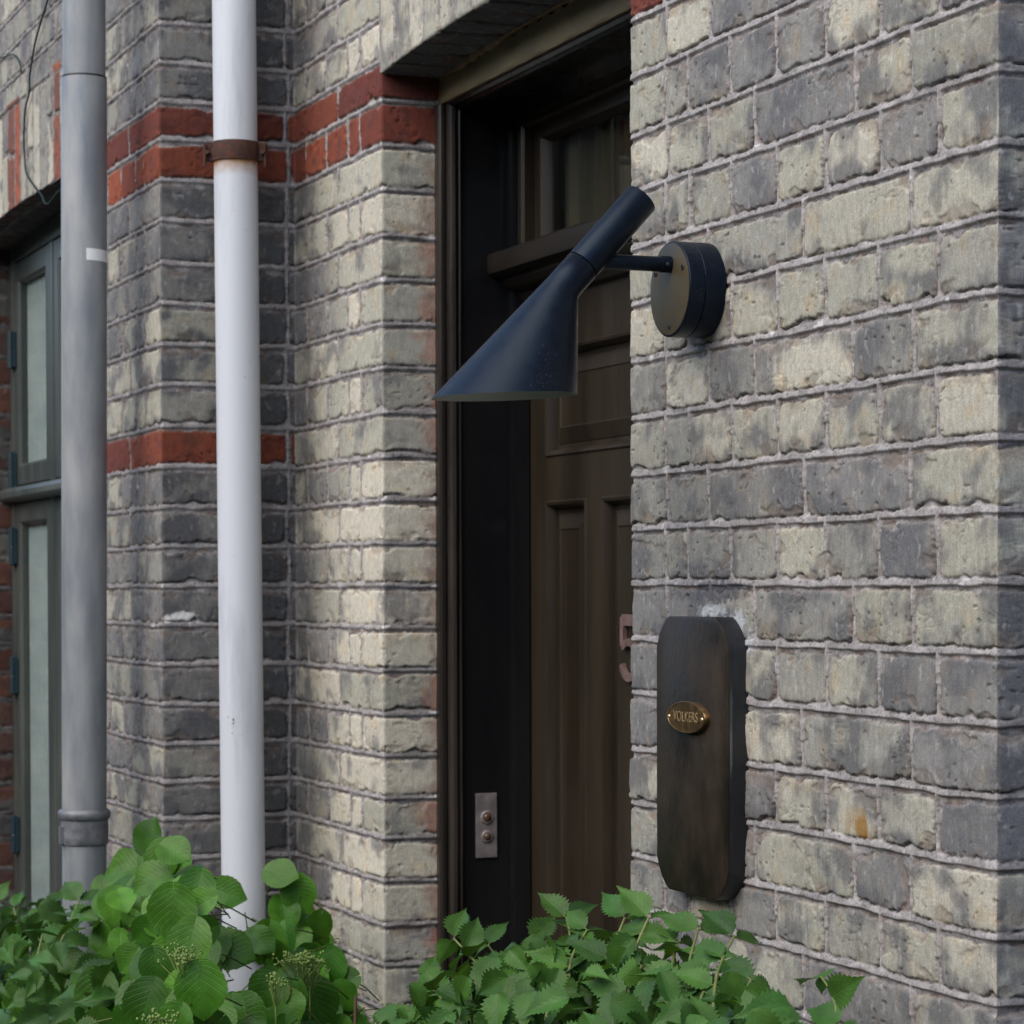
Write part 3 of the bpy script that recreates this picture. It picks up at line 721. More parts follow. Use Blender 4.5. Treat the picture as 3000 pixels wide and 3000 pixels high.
# house number, copper coloured, half hidden behind the right wall
def stroke(mb, pts, wd, th, y):
    """flat lettering stroke with thickness in the XZ plane"""
    L_, Rr = [], []
    for i, p in enumerate(pts):
        a = Vector(pts[max(i - 1, 0)]); c_ = Vector(pts[min(i + 1, len(pts) - 1)]); t = (c_ - a).normalized(); nn = Vector((-t.y, t.x))
        ww = wd[i] if hasattr(wd, '__len__') else wd
        L_.append(Vector(p) + nn * ww / 2); Rr.append(Vector(p) - nn * ww / 2)
    rs = [[(l.x, y, l.y), (r_.x, y, r_.y), (r_.x, y - th, r_.y), (l.x, y - th, l.y)] for l, r_ in zip(L_, Rr)]
    mb.rings(rs)
nx, nz, s = -1.382, 1.368, .086
five = MB()
stroke(five, [(nx + .004, nz + s), (nx + .050, nz + s - .001)], .016, .006, YD + .006)
stroke(five, [(nx + .004, nz + s + .004), (nx + .004, nz + s * .56)], .011, .0062, YD + .006)
arc = [(nx + .004, nz + s * .56)] + [(nx + .027 + .027 * math.cos(a), nz + s * .33 + s * .30 * math.sin(a)) for a in [R(q) for q in range(130, -165, -14)]]
stroke(five, arc, .011, .0064, YD + .006)
five.build('house_number', M_COPPER, door)

# threshold step
b = MB(); b.box((X_DL - .02, -.16, 0), (X_DR + .02, .40, .155)); b.build('door_step', M_PAVE, house, .01)

# ------------------------------------------------------------------ window
YW = -.135
win = MB()
def ringbox(mb, x0, x1, z0, z1, w_, y0, y1):
    rs = [[(x0, y1, z0), (x1, y1, z0), (x1, y1, z1), (x0, y1, z1)], [(x0, y0, z0), (x1, y0, z0), (x1, y0, z1), (x0, y0, z1)],
          [(x0 + w_, y0, z0 + w_), (x1 - w_, y0, z0 + w_), (x1 - w_, y0, z1 - w_), (x0 + w_, y0, z1 - w_)],
          [(x0 + w_ + .006, y0 + .006, z0 + w_ + .006), (x1 - w_ - .006, y0 + .006, z0 + w_ + .006), (x1 - w_ - .006, y0 + .006, z1 - w_ - .006), (x0 + w_ + .006, y0 + .006, z1 - w_ - .006)],
          [(x0 + w_ + .006, y1, z0 + w_ + .006), (x1 - w_ - .006, y1, z0 + w_ + .006), (x1 - w_ - .006, y1, z1 - w_ - .006), (x0 + w_ + .006, y1, z1 - w_ - .006)]]
    mb.rings(rs, False, False)
WZ0, WZ1 = .62, 2.33
XM = [WIN_L, -3.60, -3.20, WIN_R]
win.box((WIN_L - .02, YW, WZ0), (WIN_L + .034, YW + .09, WZ1)); win.box((WIN_R - .042, YW, WZ0), (WIN_R + .02, YW + .09, WZ1))
win.box((WIN_L + .042, YW + .001, 2.255), (WIN_R - .042, YW + .09, WZ1))
for xm in XM[1:3]: win.box((xm - .022, YW + .002, WZ0 + .04), (xm + .022, YW + .09, 2.255))
win.box((WIN_L + .042, YW + .001, WZ0), (WIN_R - .042, YW + .09, WZ0 + .04))
window = win.build('window', M_WFRAME, house, .003)
t = MB(); t.extrude([(YW + .0025, 1.700), (YW - .024, 1.704), (YW - .030, 1.710), (YW - .030, 1.722), (YW - .026, 1.730), (YW + .0025, 1.738)], 0, WIN_L + .004, WIN_R - .004)
t.build('transom', M_WFRAME, window, .002)
for i in range(3):
    a, c = XM[i] + (.036 if i == 0 else .024), XM[i + 1] - (.044 if i == 2 else .024)
    for z0_, z1_ in ((1.741, 2.252), (.665, 1.698)):
        s = MB(); ringbox(s, a, c, z0_, z1_, .042, YW + .004, YW + .045); s.build('casement', M_WFRAME, window)
        p = MB(); p.box((a + .04, YW + .013, z0_ + .04), (c - .04, YW + .017, z1_ - .04)); p.build('window_pane', M_GLASS, window)
for z_ in (2.055, 1.775, 1.60, .93, 1.30):
    h = MB(); h.cyl((WIN_L + .040, YW - .006, z_ - .045), (0, 0, 1), [(0, .002), (.003, .008), (.043, .008), (.045, .0065), (.047, .008), (.087, .008), (.090, .002)], 12)
    h.box((WIN_L + .022, YW - .003, z_ - .04), (WIN_L + .06, YW + .003, z_ + .04)); h.build('hinge', M_HINGE, window)
for i in range(3):
    a, c = XM[i] + (.036 if i == 0 else .024) + .046, XM[i + 1] - (.044 if i == 2 else .024) - .046
    for z0_, z1_ in ((1.787, 2.206), (.711, 1.652)):
        n = 60; pa = [(lerp(a, c, q / n), YW + .024 + .0025 * math.sin(q * .62 + i)) for q in range(n + 1)]
        bl = MB(); bl.rings([[(x, y, z0_) for x, y in pa], [(x, y, z1_) for x, y in pa]], False, False, closed=False); bl.build('window_blind', M_BLIND, window, smooth_angle=60)

# ------------------------------------------------------------------ wall lamp
LX = -.607
lamp = thing('wall_lamp', 'black wall lamp with slanted cone shade beside the doorway', 'wall lamp', (LX, 0, H0 + .336))
BC = Vector((-.609, 0, 1.836)); ax = (0, -1, 0); RB = .0535
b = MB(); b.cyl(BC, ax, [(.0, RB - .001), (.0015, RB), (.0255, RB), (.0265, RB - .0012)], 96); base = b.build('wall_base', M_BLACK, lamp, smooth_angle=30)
b = MB(); b.cyl(BC, ax, [(.0262, RB - .0012), (.0272, RB + .0002), (.0445, RB + .0002), (.0452, RB - .0003), (.0455, RB - .0012)], 96)
M_PLATE = noisy('plate_reflection_olive', (.070, .056, .032), (.080, .065, .038), 40, (.42, .5), spec=.3, bump=.05, bscale=900, dist=.0005)  # plate is black: olive colour stands in for the street it reflects
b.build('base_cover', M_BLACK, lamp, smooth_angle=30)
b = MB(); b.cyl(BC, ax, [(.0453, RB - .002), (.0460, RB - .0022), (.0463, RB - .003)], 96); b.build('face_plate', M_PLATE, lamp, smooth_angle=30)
for a in (90, 210, 330):
    c = BC + Vector((math.sin(R(a + 90)) * .042, 0, math.cos(R(a + 90)) * .042))
    s = MB(); s.cyl(c + Vector((0, -.0455, 0)), ax, [(0, .0036), (.0014, .0036), (.0020, .0030), (.0021, .0016), (.0012, .0014)], 16); s.build('screw', M_SCREW, lamp, smooth_angle=40)
ZR = 1.5 + .3635
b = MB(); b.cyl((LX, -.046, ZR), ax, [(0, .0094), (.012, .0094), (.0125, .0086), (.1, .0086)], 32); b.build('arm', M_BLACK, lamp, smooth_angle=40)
s = MB(); s.cyl((LX + .0088, -.053, ZR - .001), (1, -.15, 0), [(-.001, .0022), (.0008, .0022), (.0011, .0015)], 12); s.build('set_screw', M_SCREW, lamp)
T_, S_, N_ = Vector((LX, -.081, 1.936)), Vector((LX, -.157, 1.8640)), Vector((LX, -.1745, 1.8315))
axis = (Vector((LX, -.1745, 1.8445)) - T_).normalized()
axis = (Vector((0, -.093, -.1005))).normalized()
S_ = T_ + axis * .106; N_ = T_ + axis * .1385
rt = .0198
def circ(c, ax_, r, n=72):
    e1 = Vector((1, 0, 0)); e2 = Vector(ax_).cross(e1).normalized()
    return [Vector(c) + e1 * (r * math.cos(q)) + e2 * (r * math.sin(q)) for q in [2 * math.pi * j / n for j in range(n)]]
b = MB(); b.rings([circ(T_ + axis * .0, axis, rt - .0016), circ(T_ + axis * .0004, axis, rt - .0006), circ(T_ + axis * .0018, axis, rt), circ(S_ - axis * .0010, axis, rt), circ(S_ - axis * .0004, axis, rt - .0008)])
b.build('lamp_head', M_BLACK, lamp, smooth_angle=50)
RC, RR = Vector((LX, -.2468, 1.7105)), .0805
down = Vector((0, .035, -1)).normalized()
def blend(t, off=0.):
    a = circ(N_, axis, rt - off); z = circ(RC, down, RR - off)
    return [p.lerp(q, t) for p, q in zip(a, z)]
b = MB()
outer = [circ(S_ - axis * .0002, axis, rt - .0010), circ(S_ + axis * .0006, axis, rt), circ(N_ - axis * .004, axis, rt)] + [blend(t) for t in (0.02, .1, .2, .3, .4, .5, .6, .7, .8, .9, .985, 1)]
b.rings(outer, True, False)
inner = [blend(t, .0013) for t in (1, .8, .6, .4, .2, 0.02)]
b.rings([blend(1)] + inner[:1], False, False, 1)
b.rings(inner, False, True, 1)
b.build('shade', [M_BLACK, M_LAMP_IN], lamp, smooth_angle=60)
s = MB(); s.ball(N_ + axis * .035, .016, 16); s.cyl(N_ + axis * .0, axis, [(0, .009), (.025, .009)], 16)
s.build('bulb', mat('opal_bulb', (.6, .6, .57), .35), lamp, smooth_angle=60)

# ------------------------------------------------------------------ name board beside the door
board = thing('name_board', 'dark wooden board with cut corners and oval brass name plate on the right wall', 'name board', (-.605, 0, 1.31))
bx0, bx1, bz0, bz1 = -.697, -.510, 1.152, 1.467
cx_, cz_ = .033, .036
def octo(ins, y):
    x0, x1, z0, z1 = bx0 + ins, bx1 - ins, bz0 + ins, bz1 - ins; o = []
    for (cx, cz, a0) in ((x1 - cx_, z0 + cz_, 270), (x1 - cx_, z1 - cz_, 0), (x0 + cx_, z1 - cz_, 90), (x0 + cx_, z0 + cz_, 180)):
        for k in range(7):
            a = R(a0 + 90 * k / 6); q = .55         # rather flatter than a quarter circle
            px, pz = math.cos(a), math.sin(a)
            lin = k / 6
            c0 = (math.cos(R(a0)), math.sin(R(a0))); c1 = (math.cos(R(a0 + 90)), math.sin(R(a0 + 90)))
            lx, lz = lerp(c0[0], c1[0], lin), lerp(c0[1], c1[1], lin)
            o.append((cx + cx_ * lerp(lx, px, q), y, cz + cz_ * lerp(lz, pz, q)))
    return o
b = MB(); b.rings([octo(.0015, -.0225), octo(0, -.0215), octo(-.0002, -.0195)], True, False); b.rings([octo(.0, -.0195), octo(.0, .006)], False, True, 1)
b.build('board', [M_BOX, M_BOXSIDE], board, smooth_angle=40)
pc = at(2019, 2101, 1, -.024); pc = Vector((pc.x, 0, pc.z))
b = MB()
def oval(k, y, n=64): return [(pc.x + .0505 * k * math.cos(q), y, pc.z + .0182 * k * math.sin(q)) for q in [2 * math.pi * j / n for j in range(n)]]
b.rings([oval(1, -.0225), oval(1, -.0275), oval(.98, -.0288), oval(.945, -.0290), oval(.93, -.0282), oval(.5, -.0284)], True, True)
plate = b.build('name_plate', M_BRASS, board, smooth_angle=50)
fc = bpy.data.curves.new('lettering', 'FONT'); fc.body = 'VOLKERS'; fc.size = .0165; fc.extrude = .0002; fc.align_x = 'CENTER'; fc.align_y = 'CENTER'
tmp = bpy.data.objects.new('tmp_text', fc); COL.objects.link(tmp)
bpy.context.view_layer.update()
tm = bpy.data.meshes.new_from_object(tmp.evaluated_get(bpy.context.evaluated_depsgraph_get()))
bpy.data.objects.remove(tmp, do_unlink=True)
for v in tm.vertices: v.co = Vector((pc.x + v.co.x * .95, -.0287 - v.co.z, pc.z + v.co.y))
tm.materials.append(M_ENGR); le = link('lettering', tm, plate)
for sx in (-1, 1):
    s = MB(); s.ball((pc.x + sx * .0435, -.0285, pc.z - .001), .0030, 10, 0, (0, 1, 0), .6); s.build('brass_screw', M_SCREWB, plate, smooth_angle=60)

# ------------------------------------------------------------------ bell plate on the jamb
bell = thing('doorbell', 'worn metal bell plate with two round buttons on the black door jamb', 'doorbell', (JX, .164, 1.13))
b = MB(); b.box((JX - .001, .1465, 1.079), (JX + .004, .1815, 1.180)); b.build('plate', M_STEEL, bell, .0012)
for z_, r_ in ((1.1425, .0108), (1.1125, .0098)):
    s = MB(); s.cyl((JX + .004, .164, z_), (1, 0, 0), [(-.0005, r_), (.002, r_), (.0035, r_ - .0022), (.0030, r_ - .0035)], 24)
    s.ball((JX + .0065, .164, z_), r_ - .0035, 12, 1, (1, 0, 0), .7); s.build('button', [M_STEEL, noisy('brown_button', (.06, .03, .018), (.12, .07, .04), 80, (.25, .4))], bell, smooth_angle=50)

# ------------------------------------------------------------------ down pipes
ZPY = -.335
zp = thing('zinc_downpipe', 'grey zinc downpipe with a lap joint and small white sticker beside the window', 'downpipe', (-2.355, ZPY, 0))
def zx(z): return lerp(-2.395, -2.323, z / 2.5)
def zring(z, r): return [(zx(z) + .968 * r * math.cos(q), ZPY + .968 * r * math.sin(q), z) for q in [2 * math.pi * j / 48 for j in range(48)]]
b = MB(); b.rings([zring(z, r) for z, r in ((-.01, .0385), (1.0547, .0390), (1.3064, .0395), (1.8, .0397), (2.3596, .0398), (2.362, .0394))]); b.build('lower_pipe', M_ZINC, zp, smooth_angle=50)
b = MB(); b.rings([zring(z, r) for z, r in ((2.2744, .0368), (2.3325, .0372), (3.0, .0372), (TOPZ, .0372))]); b.build('upper_pipe', M_ZINC, zp, smooth_angle=50)
b = MB(); b.rings([zring(z, r) for z, r in ((2.3615, .0375), (2.3617, .0396), (2.3649, .0394), (2.3652, .0375))], False, False); b.build('lap_seam', M_SCREW, zp)
b = MB(); b.rings([zring(z, r) for z, r in ((1.0625, .0392), (1.0644, .0422), (1.0934, .0425), (1.1051, .0418), (1.107, .0440), (1.1109, .0462), (1.1167, .0466), (1.1215, .0448), (1.1244, .040))], False, False)
b.box((zx(1.06) + .006, ZPY - .045, 1.0663), (zx(1.06) + .016, ZPY - .037, 1.0954)); b.build('pipe_collar', noisy('dark_zinc_collar', (.07, .075, .085), (.22, .23, .25), 30, (.4, .6), metal=.3, bump=.3), zp, smooth_angle=45)
a0, a1 = -.12, 1.15                  # sticker bent round the pipe on its right front
st = MB(); cols = []
for k in range(13):
    a = lerp(a0, a1, k / 12); zt = 2.0735 - .0015 * k / 12
    c = lambda z, r: (zx(z) + .968 * r * math.cos(a), ZPY + .968 * r * math.sin(a), z)
    cols.append([c(2.0537 - .001 * k / 12, .0400), c(zt, .0400), c(zt, .0403), c(2.0537 - .001 * k / 12, .0403)])
st.rings(cols); st.build('sticker', M_STICK, zp, smooth_angle=50)
for z_ in (2.9, .7):
    b = MB(); b.rings([zring(z_, .0385), zring(z_, .0425), zring(z_ + .03, .0425), zring(z_ + .03, .0385)], False, False)
    b.box((zx(z_) - .008, ZPY + .036, z_ + .005), (zx(z_) + .008, Y_P + .01, z_ + .025)); b.build('wall_bracket', M_RUST, zp)

wp = thing('white_downpipe', 'white painted downpipe with a rusty clamp standing in the brick corner', 'downpipe', (-2.13, -.122, 0))
def wx(z): return lerp(-2.100, -2.147, z / 2.3)
def wring(z, r): return [(wx(z) + r * math.cos(q), -.122 + r * math.sin(q), z) for q in [2 * math.pi * j / 48 for j in range(48)]]
b = MB(); b.rings([wring(z, .0362) for z in (-.01, .8, 1.6, TOPZ)]); b.build('pipe', M_WPIPE, wp, smooth_angle=50)
b = MB(); rs = []
zc0, zc1 = 2.2065, 2.2380
for z_, r_ in ((zc0, .0364), (zc0, .0392), (zc0 + .002, .0396), (zc1 - .002, .0396), (zc1, .0392), (zc1, .0364)): rs.append(wring(z_, r_))
b.rings(rs, False, False)
clamp = b.build('clamp', M_RUST, wp, smooth_angle=40)
sd_ = Vector((math.sin(HEAD), math.cos(HEAD), 0)); tdir = Vector((-math.cos(HEAD), math.sin(HEAD), 0))
for sgn in (-1, 1):       # ears: the clamp is split front/back, bolted through, ears stick out to both sides of the pipe
    b = MB(); cc = Vector((wx(2.22), -.122, 0)) + sd_ * (sgn * .0455)
    for off in (.004, -.006):
        q = cc + tdir * off
        vs8 = [q + sd_ * (sx * .0070) + tdir * ty + Vector((0, 0, z_)) for sx in (-1, 1) for ty in (-.0015, .0015) for z_ in (zc0 + .001, zc1 - .001)]
        b.add(vs8, [(0, 1, 3, 2), (4, 6, 7, 5), (0, 4, 5, 1), (2, 3, 7, 6), (0, 2, 6, 4), (1, 5, 7, 3)])
    b.tube([cc + tdir * -.018 + Vector((0, 0, zc0 + .014)), cc + tdir * .020 + Vector((0, 0, zc0 + .014))], .0035, 10)
    b.tube([cc + sd_ * sgn * .0035 + tdir * -.011 + Vector((0, 0, zc1 - .004)), cc + sd_ * sgn * .0045 + tdir * -.011 + Vector((0, 0, zc0 - .010))], .0026, 8)
    b.build('clamp_ear', M_RUST, clamp, smooth_angle=60)
b = MB(); b.tube([(wx(2.22) - .036, -.122, 2.222), (X_PIER - .02, -.122, 2.222)], .006, 10)
b.build('clamp_spike', M_RUST, clamp, smooth_angle=60)

# ------------------------------------------------------------------ cable over the window arch
pts = [at(x, y, 1, Y_P - .006) for x, y in ((150, -60), (140, 0), (118, 70), (103, 125), (95, 170), (87, 225), (86, 270), (74, 320), (70, 400), (73, 470), (78, 510), (100, 545), (122, 572), (140, 598))]
pts.append(Vector((pts[-1].x + .05, Y_P + .02, 2.288))); pts.append(Vector((pts[-1].x + .03, YW - .003, 2.28)))
def smooth_path(p, n=5):
    out = []
    for i in range(len(p) - 1):
        a, b_, c, d = p[max(i - 1, 0)], p[i], p[i + 1], p[min(i + 2, len(p) - 1)]
        for k in range(n):
            t_ = k / n
            out.append(.5 * ((2 * b_) + (c - a) * t_ + (2 * a - 5 * b_ + 4 * c - d) * t_ ** 2 + (3 * b_ - a - 3 * c + d) * t_ ** 3))
    return out + [p[-1]]
b = MB(); b.tube(smooth_path(pts), .0021, 8)
p2 = [at(x, y, 1, Y_P - .006) for x, y in ((-30, 175), (10, 168), (40, 160), (58, 185), (62, 215))]
b.tube(smooth_path(p2), .0017, 8)
cb = b.build('cable', M_CABLE, None, smooth_angle=60)
cb['label'] = 'thin dark green cable hanging loose across the brick window arch'; cb['category'] = 'cable'

# ------------------------------------------------------------------ ground
b = MB(); b.add([(-60, -60, 0), (60, -60, 0), (60, 60, 0), (-60, 60, 0)], [(0, 1, 2, 3)])
gr = b.build('ground', M_PAVE); gr['kind'] = 'structure'
b = MB()
n = 60; rr = np.random.RandomState(3)
rs = []
for i in range(n + 1):
    x = lerp(-5.5, .4, i / n)
    rs.append([(x, y, z + .02 * rr.rand() * (0 < k < 5)) for k, (y, z) in enumerate(((-.85, .004), (-.8, .03), (-.65, .045), (-.45, .05), (-.27, .05), (-.24 if x < X_PIER else -.01, .05), (-.24 if x < X_PIER else -.01, .004)))])
b.rings(rs); so = b.build('soil_bed', M_SOIL); so['kind'] = 'structure'

# trees and hedges added across the street and at the right: nothing of them is in the frame, they shade the low sky and stand in the reflections
def tree_mass(path, hgt, seed):
    n = len(path); m = 9; vs = []; fs = []; rg = np.random.RandomState(seed)
    for i, (x, y) in enumerate(path):
        for k in range(m):
            a = math.pi * k / (m - 1)
            vs.append((x + rg.uniform(-.4, .4), y + math.cos(a) * 1.6 + rg.uniform(-.4, .4), max(0, math.sin(a)) ** .5 * hgt * rg.uniform(.8, 1.1)))
    for i in range(n - 1):
        for k in range(m - 1): fs.append((i * m + k, i * m + k + 1, (i + 1) * m + k + 1, (i + 1) * m + k))
    return vs, fs
M_TREES = noisy('tree_foliage', (.025, .045, .015), (.07, .10, .035), 3, (.8, .9), bump=1., bscale=8, dist=.1)
b = MB()
for pth_, h_, sd_ in (([(x, -8.5 + .8 * math.sin(x * .5)) for x in np.arange(-40, 30, .8)], 4.6, 1), ([(6.5 + .5 * math.sin(t * 2), t) for t in np.arange(-7.5, 3, .7)], 3.6, 2)):
    vs, fs = tree_mass(pth_, h_, sd_); b.add(vs, fs)
tr = b.build('unseen_trees', M_TREES); tr['kind'] = 'stuff'

# ------------------------------------------------------------------ plants
class Leaves:
    def __init__(s): s.v = []; s.f = []; s.c = []; s.uv = []
    def leaf(s, p, d, nrm, length, width, shape, color, fold=.25, droop=.3, wave=.0, rng=random):
        """p base, d direction of the midrib, nrm face normal.  shape(t) half-width 0..1"""
        d = Vector(d).normalized(); nrm = Vector(nrm); nrm = (nrm - d * nrm.dot(d)).normalized(); sd = d.cross(nrm)
        ts, teeth = shape[1], shape[0]
        cols = (-1, -.66, -.33, 0, .33, .66, 1); n0 = len(s.v); r = rng.random(); ph = rng.random() * 6.3
        for i, t in enumerate(ts):
            hw = teeth(t, i) * width / 2
            for cx in cols:
                cu = abs(cx)
                back = shape[2] * cu ** 1.5 * length          # cordate base / swept veins
                x = cx * hw; y = t * length - back * max(0, 1 - t / .4) ** 2
                z = fold * cu * hw - droop * length * t * t * .5 + wave * length * math.sin(ph + t * 9 + cx * 2) * cu
                s.v.append(tuple(Vector(p) + sd * x + d * y + nrm * z)); s.c.append(color); s.uv.append((cx, t, r))
        m = len(cols)
        for i in range(len(ts) - 1):
            for j in range(m - 1):
                s.f.append((n0 + i * m + j, n0 + i * m + j + 1, n0 + (i + 1) * m + j + 1, n0 + (i + 1) * m + j))
    def stalk(s, pts, r, color=(.12, .17, .04), n=5):
        t = MB().tube(pts, r, n); k = len(s.v); s.v += t.v; s.f += [tuple(i + k for i in f) for f in t.f]
        s.c += [color] * len(t.v); s.uv += [(.5, .31, .5)] * len(t.v)
    def build(s, name, material, parent):
        me = bpy.data.meshes.new(name); me.from_pydata(s.v, [], s.f); me.shade_smooth()
        a = me.attributes.new('Col', 'FLOAT_COLOR', 'POINT'); c4 = np.ones((len(s.v), 4), np.float32); c4[:, :3] = np.array(s.c); a.data.foreach_set('color', c4.ravel())
        a = me.attributes.new('leaf_uv', 'FLOAT_VECTOR', 'POINT'); a.data.foreach_set('vector', np.array(s.uv, np.float32).ravel())
        me.materials.append(material)
        return link(name, me, parent)

TH = [(1 - math.cos(math.pi * i / 24)) / 2 for i in range(25)]
def hyd(t, i):                     # broad heart shape with a short point, finely toothed
    w_ = max(0., math.sin(math.pi * min(1., t) ** .72)) ** .60
    w_ *= 1 - .45 * max(0, t - .72) / .28
    return max(0.012, w_ * (1 + (.02 if i % 2 else -.02)))
HYD = (hyd, TH, .22)
TS_ = [i / 22 for i in range(23)]
def ser(t, i):                     # ovate, coarsely double-toothed, drawn-out tip
    w_ = (math.sin(math.pi * t ** .55)) ** 1.05 * (1 - .5 * smooth(.45, .95, t))
    return max(.012, w_ * (1 + (.17 if i % 2 else -.13)))
SER = (ser, TS_, .04)
def leafcol(rng, a, b_, dark=1.):
    t_ = rng.random(); k = rng.uniform(.62, 1.2) * dark
    return tuple(lerp(x, y, t_) * k for x, y in zip(a, b_))

TOCAM = Vector((.90, -.42, .05)).normalized()
rng = random.Random(11); V_ = Vector

def interp(poly, x):
    for (x0, y0), (x1, y1) in zip(poly, poly[1:]):
        if x0 <= x <= x1: return lerp(y0, y1, (x - x0) / (x1 - x0))
    return 1e9

# --- climbing hydrangea round both pipes
hy = thing('climbing_hydrangea', 'bushy climbing hydrangea with broad round leaves at the foot of the white downpipe', 'shrub', (-2.2, -.35, .05))
top = [(-80, 2800), (0, 2780), (90, 2760), (160, 2700), (240, 2600), (300, 2540), (350, 2500), (440, 2455), (520, 2490), (580, 2540), (640, 2570), (720, 2590), (790, 2570), (850, 2555), (900, 2600), (945, 2680), (985, 2790), (1025, 2890), (1060, 2990), (1090, 3100)]
def hplane(px, py):
    """leaf mass leans out from the wall: nearer the camera lower down"""
    dep = (py - interp(top, px)) / 500
    base = -.33 if px < 600 else lerp(-.30, -.05, min(1, (px - 600) / 300))
    return base - .16 * max(0, min(1.3, dep))
hl = Leaves(); spots = []
def clear_of_pipe(px, py):
    return (590 < px < 835 and 2440 < py < 2765) or (600 < px < 795 and 2795 < py < 2965)
def put_h(px, py, y, size, down=None, face=None, dark=1.):
    p = at(px, py, 1, y)
    n = face or Vector((TOCAM.x + rng.uniform(-.75, .3), TOCAM.y + rng.uniform(-.6, .6), rng.uniform(-.1, 1.1)))
    d = down or Vector((rng.uniform(-.5, .7), rng.uniform(-.6, .3), rng.uniform(-1., -.1)))
    c = leafcol(rng, (.034, .125, .010), (.074, .205, .018), dark)
    n = n.normalized(); d = (Vector(d) - n * Vector(d).dot(n)).normalized()
    L0 = size; b0 = p - d * L0 * .5
    hl.leaf(b0, d, n, L0, L0 * rng.uniform(.92, 1.10), HYD, c, rng.uniform(.06, .34), rng.uniform(.05, .60), rng.uniform(.005, .04), rng)
    st_ = b0 - n * rng.uniform(.03, .07) - d * .03 + Vector((0, 0, -.02))
    hl.stalk([b0 + d * .004 - n * .001, b0.lerp(st_, .5) - n * .012, st_ - n * .03], .0011)
tries = 0
while len(spots) < 290 and tries < 9000:
    tries += 1
    px = rng.uniform(-60, 1075); t0 = interp(top, px); py = t0 + 55 + rng.random() ** 1.05 * (3060 - t0)
    if py > 3080 or clear_of_pipe(px, py): continue
    if px < 300 and py < 2830: continue
    if any((px - a) ** 2 + (py - c) ** 2 < 42 ** 2 for a, c in spots): continue
    spots.append((px, py)); put_h(px, py, hplane(px, py) - rng.uniform(0, .05), rng.uniform(.034, .056))
for i in range(230):                                        # inner leaves, deeper in the bush
    px = rng.uniform(-60, 1050); t0 = interp(top, px); py = t0 + 95 + rng.random() * (3050 - t0)
    if clear_of_pipe(px, py) or (px < 300 and py < 2860): continue
    put_h(px, py, min(hplane(px, py) + rng.uniform(.05, .14), -.27 if px < 560 else -.03), rng.uniform(.04, .06))
for i in range(420):                                        # the lower part of the bush, down to the soil
    x = rng.uniform(-2.85, -1.72); z_ = rng.uniform(.08, .62 if x > -2.5 else .92); p = V_((x, (-.05 if x > -2.2 else -.28) - rng.uniform(.0, .34), z_))
    n = V_((rng.uniform(-.2, 1), -rng.uniform(.2, 1), rng.uniform(0, .9))).normalized(); d = V_((rng.uniform(-.6, .6), rng.uniform(-.5, .2), -rng.uniform(.1, 1.))); d = (d - n * d.dot(n)).normalized()
    ln = rng.uniform(.045, .068); hl.leaf(p, d, n, ln, ln * rng.uniform(.92, 1.1), HYD, leafcol(rng, (.038, .120, .012), (.078, .190, .022)), .2, .3, .02, rng)
# leaves that can be picked out in the photograph: (px, py, size m, midrib direction, face)
V = Vector
for px, py, sz, d, n in ((440, 2440, .060, (.35, 0, 1), (.55, -.6, .1)), (505, 2690, .078, (.2, -.1, -1), (.9, -.42, .15)), (555, 2780, .070, (-.3, 0, -1), (.9, -.4, .35)), (672, 2618, .066, (.95, .5, -.10), (.85, -.5, .3)),
                     (350, 2545, .070, (-.7, -.3, -.4), (.7, -.5, .6)), (520, 2500, .055, (.8, .4, -.1), (.6, -.4, .6)), (430, 2580, .060, (-.6, 0, -.6), (.7, -.5, .6)), (830, 2560, .058, (.6, .5, .0), (.6, -.5, .6)), (880, 2625, .062, (.3, .4, -1), (.9, -.4, .25)),
                     (590, 2915, .070, (.2, 0, -1), (.9, -.4, .2)), (285, 2930, .078, (.05, 0, -1), (.9, -.45, .25)), (95, 2800, .070, (.1, 0, -1), (.85, -.5, .3)), (60, 2935, .075, (-.2, 0, -1), (.9, -.4, .2)), (420, 2960, .072, (-.5, 0, -.8), (.9, -.4, .3)), (930, 2950, .075, (.3, .2, -1), (.9, -.4, .2)), (330, 2660, .058, (-.2, -.1, -1), (.85, -.5, .4)), (690, 2785, .062, (.9, .4, .0), (.8, -.5, .45)), (770, 2760, .05, (.5, .4, -.4), (.8, -.5, .45)), (775, 2905, .06, (-.5, -.3, -1), (.85, -.45, .3)), (730, 2975, .065, (.9, .4, -.2), (.8, -.5, .5)), (575, 2620, .06, (-.3, 0, -1), (.85, -.45, .3))):
    put_h(px, py, hplane(px, py) - .055 if px != 672 else -.20, sz * .86, V(d), V(n))
hl.build('foliage', M_HLEAF, hy)
for px, py in ((120, 3000), (260, 2990), (430, 2960), (560, 2850), (640, 2700), (820, 2700), (900, 2860), (380, 2700)):
    a = at(px, py, 1, hplane(px, py) + .10); a.y = min(a.y, -.27 if px < 560 else -.03)
    MB().tube([V((a.x - .1, a.y - .02, .04)), V((a.x - .05, a.y, a.z * .5)), a], [.006, .005, .003], 8).build('stem', M_WSTEM, hy, smooth_angle=60)
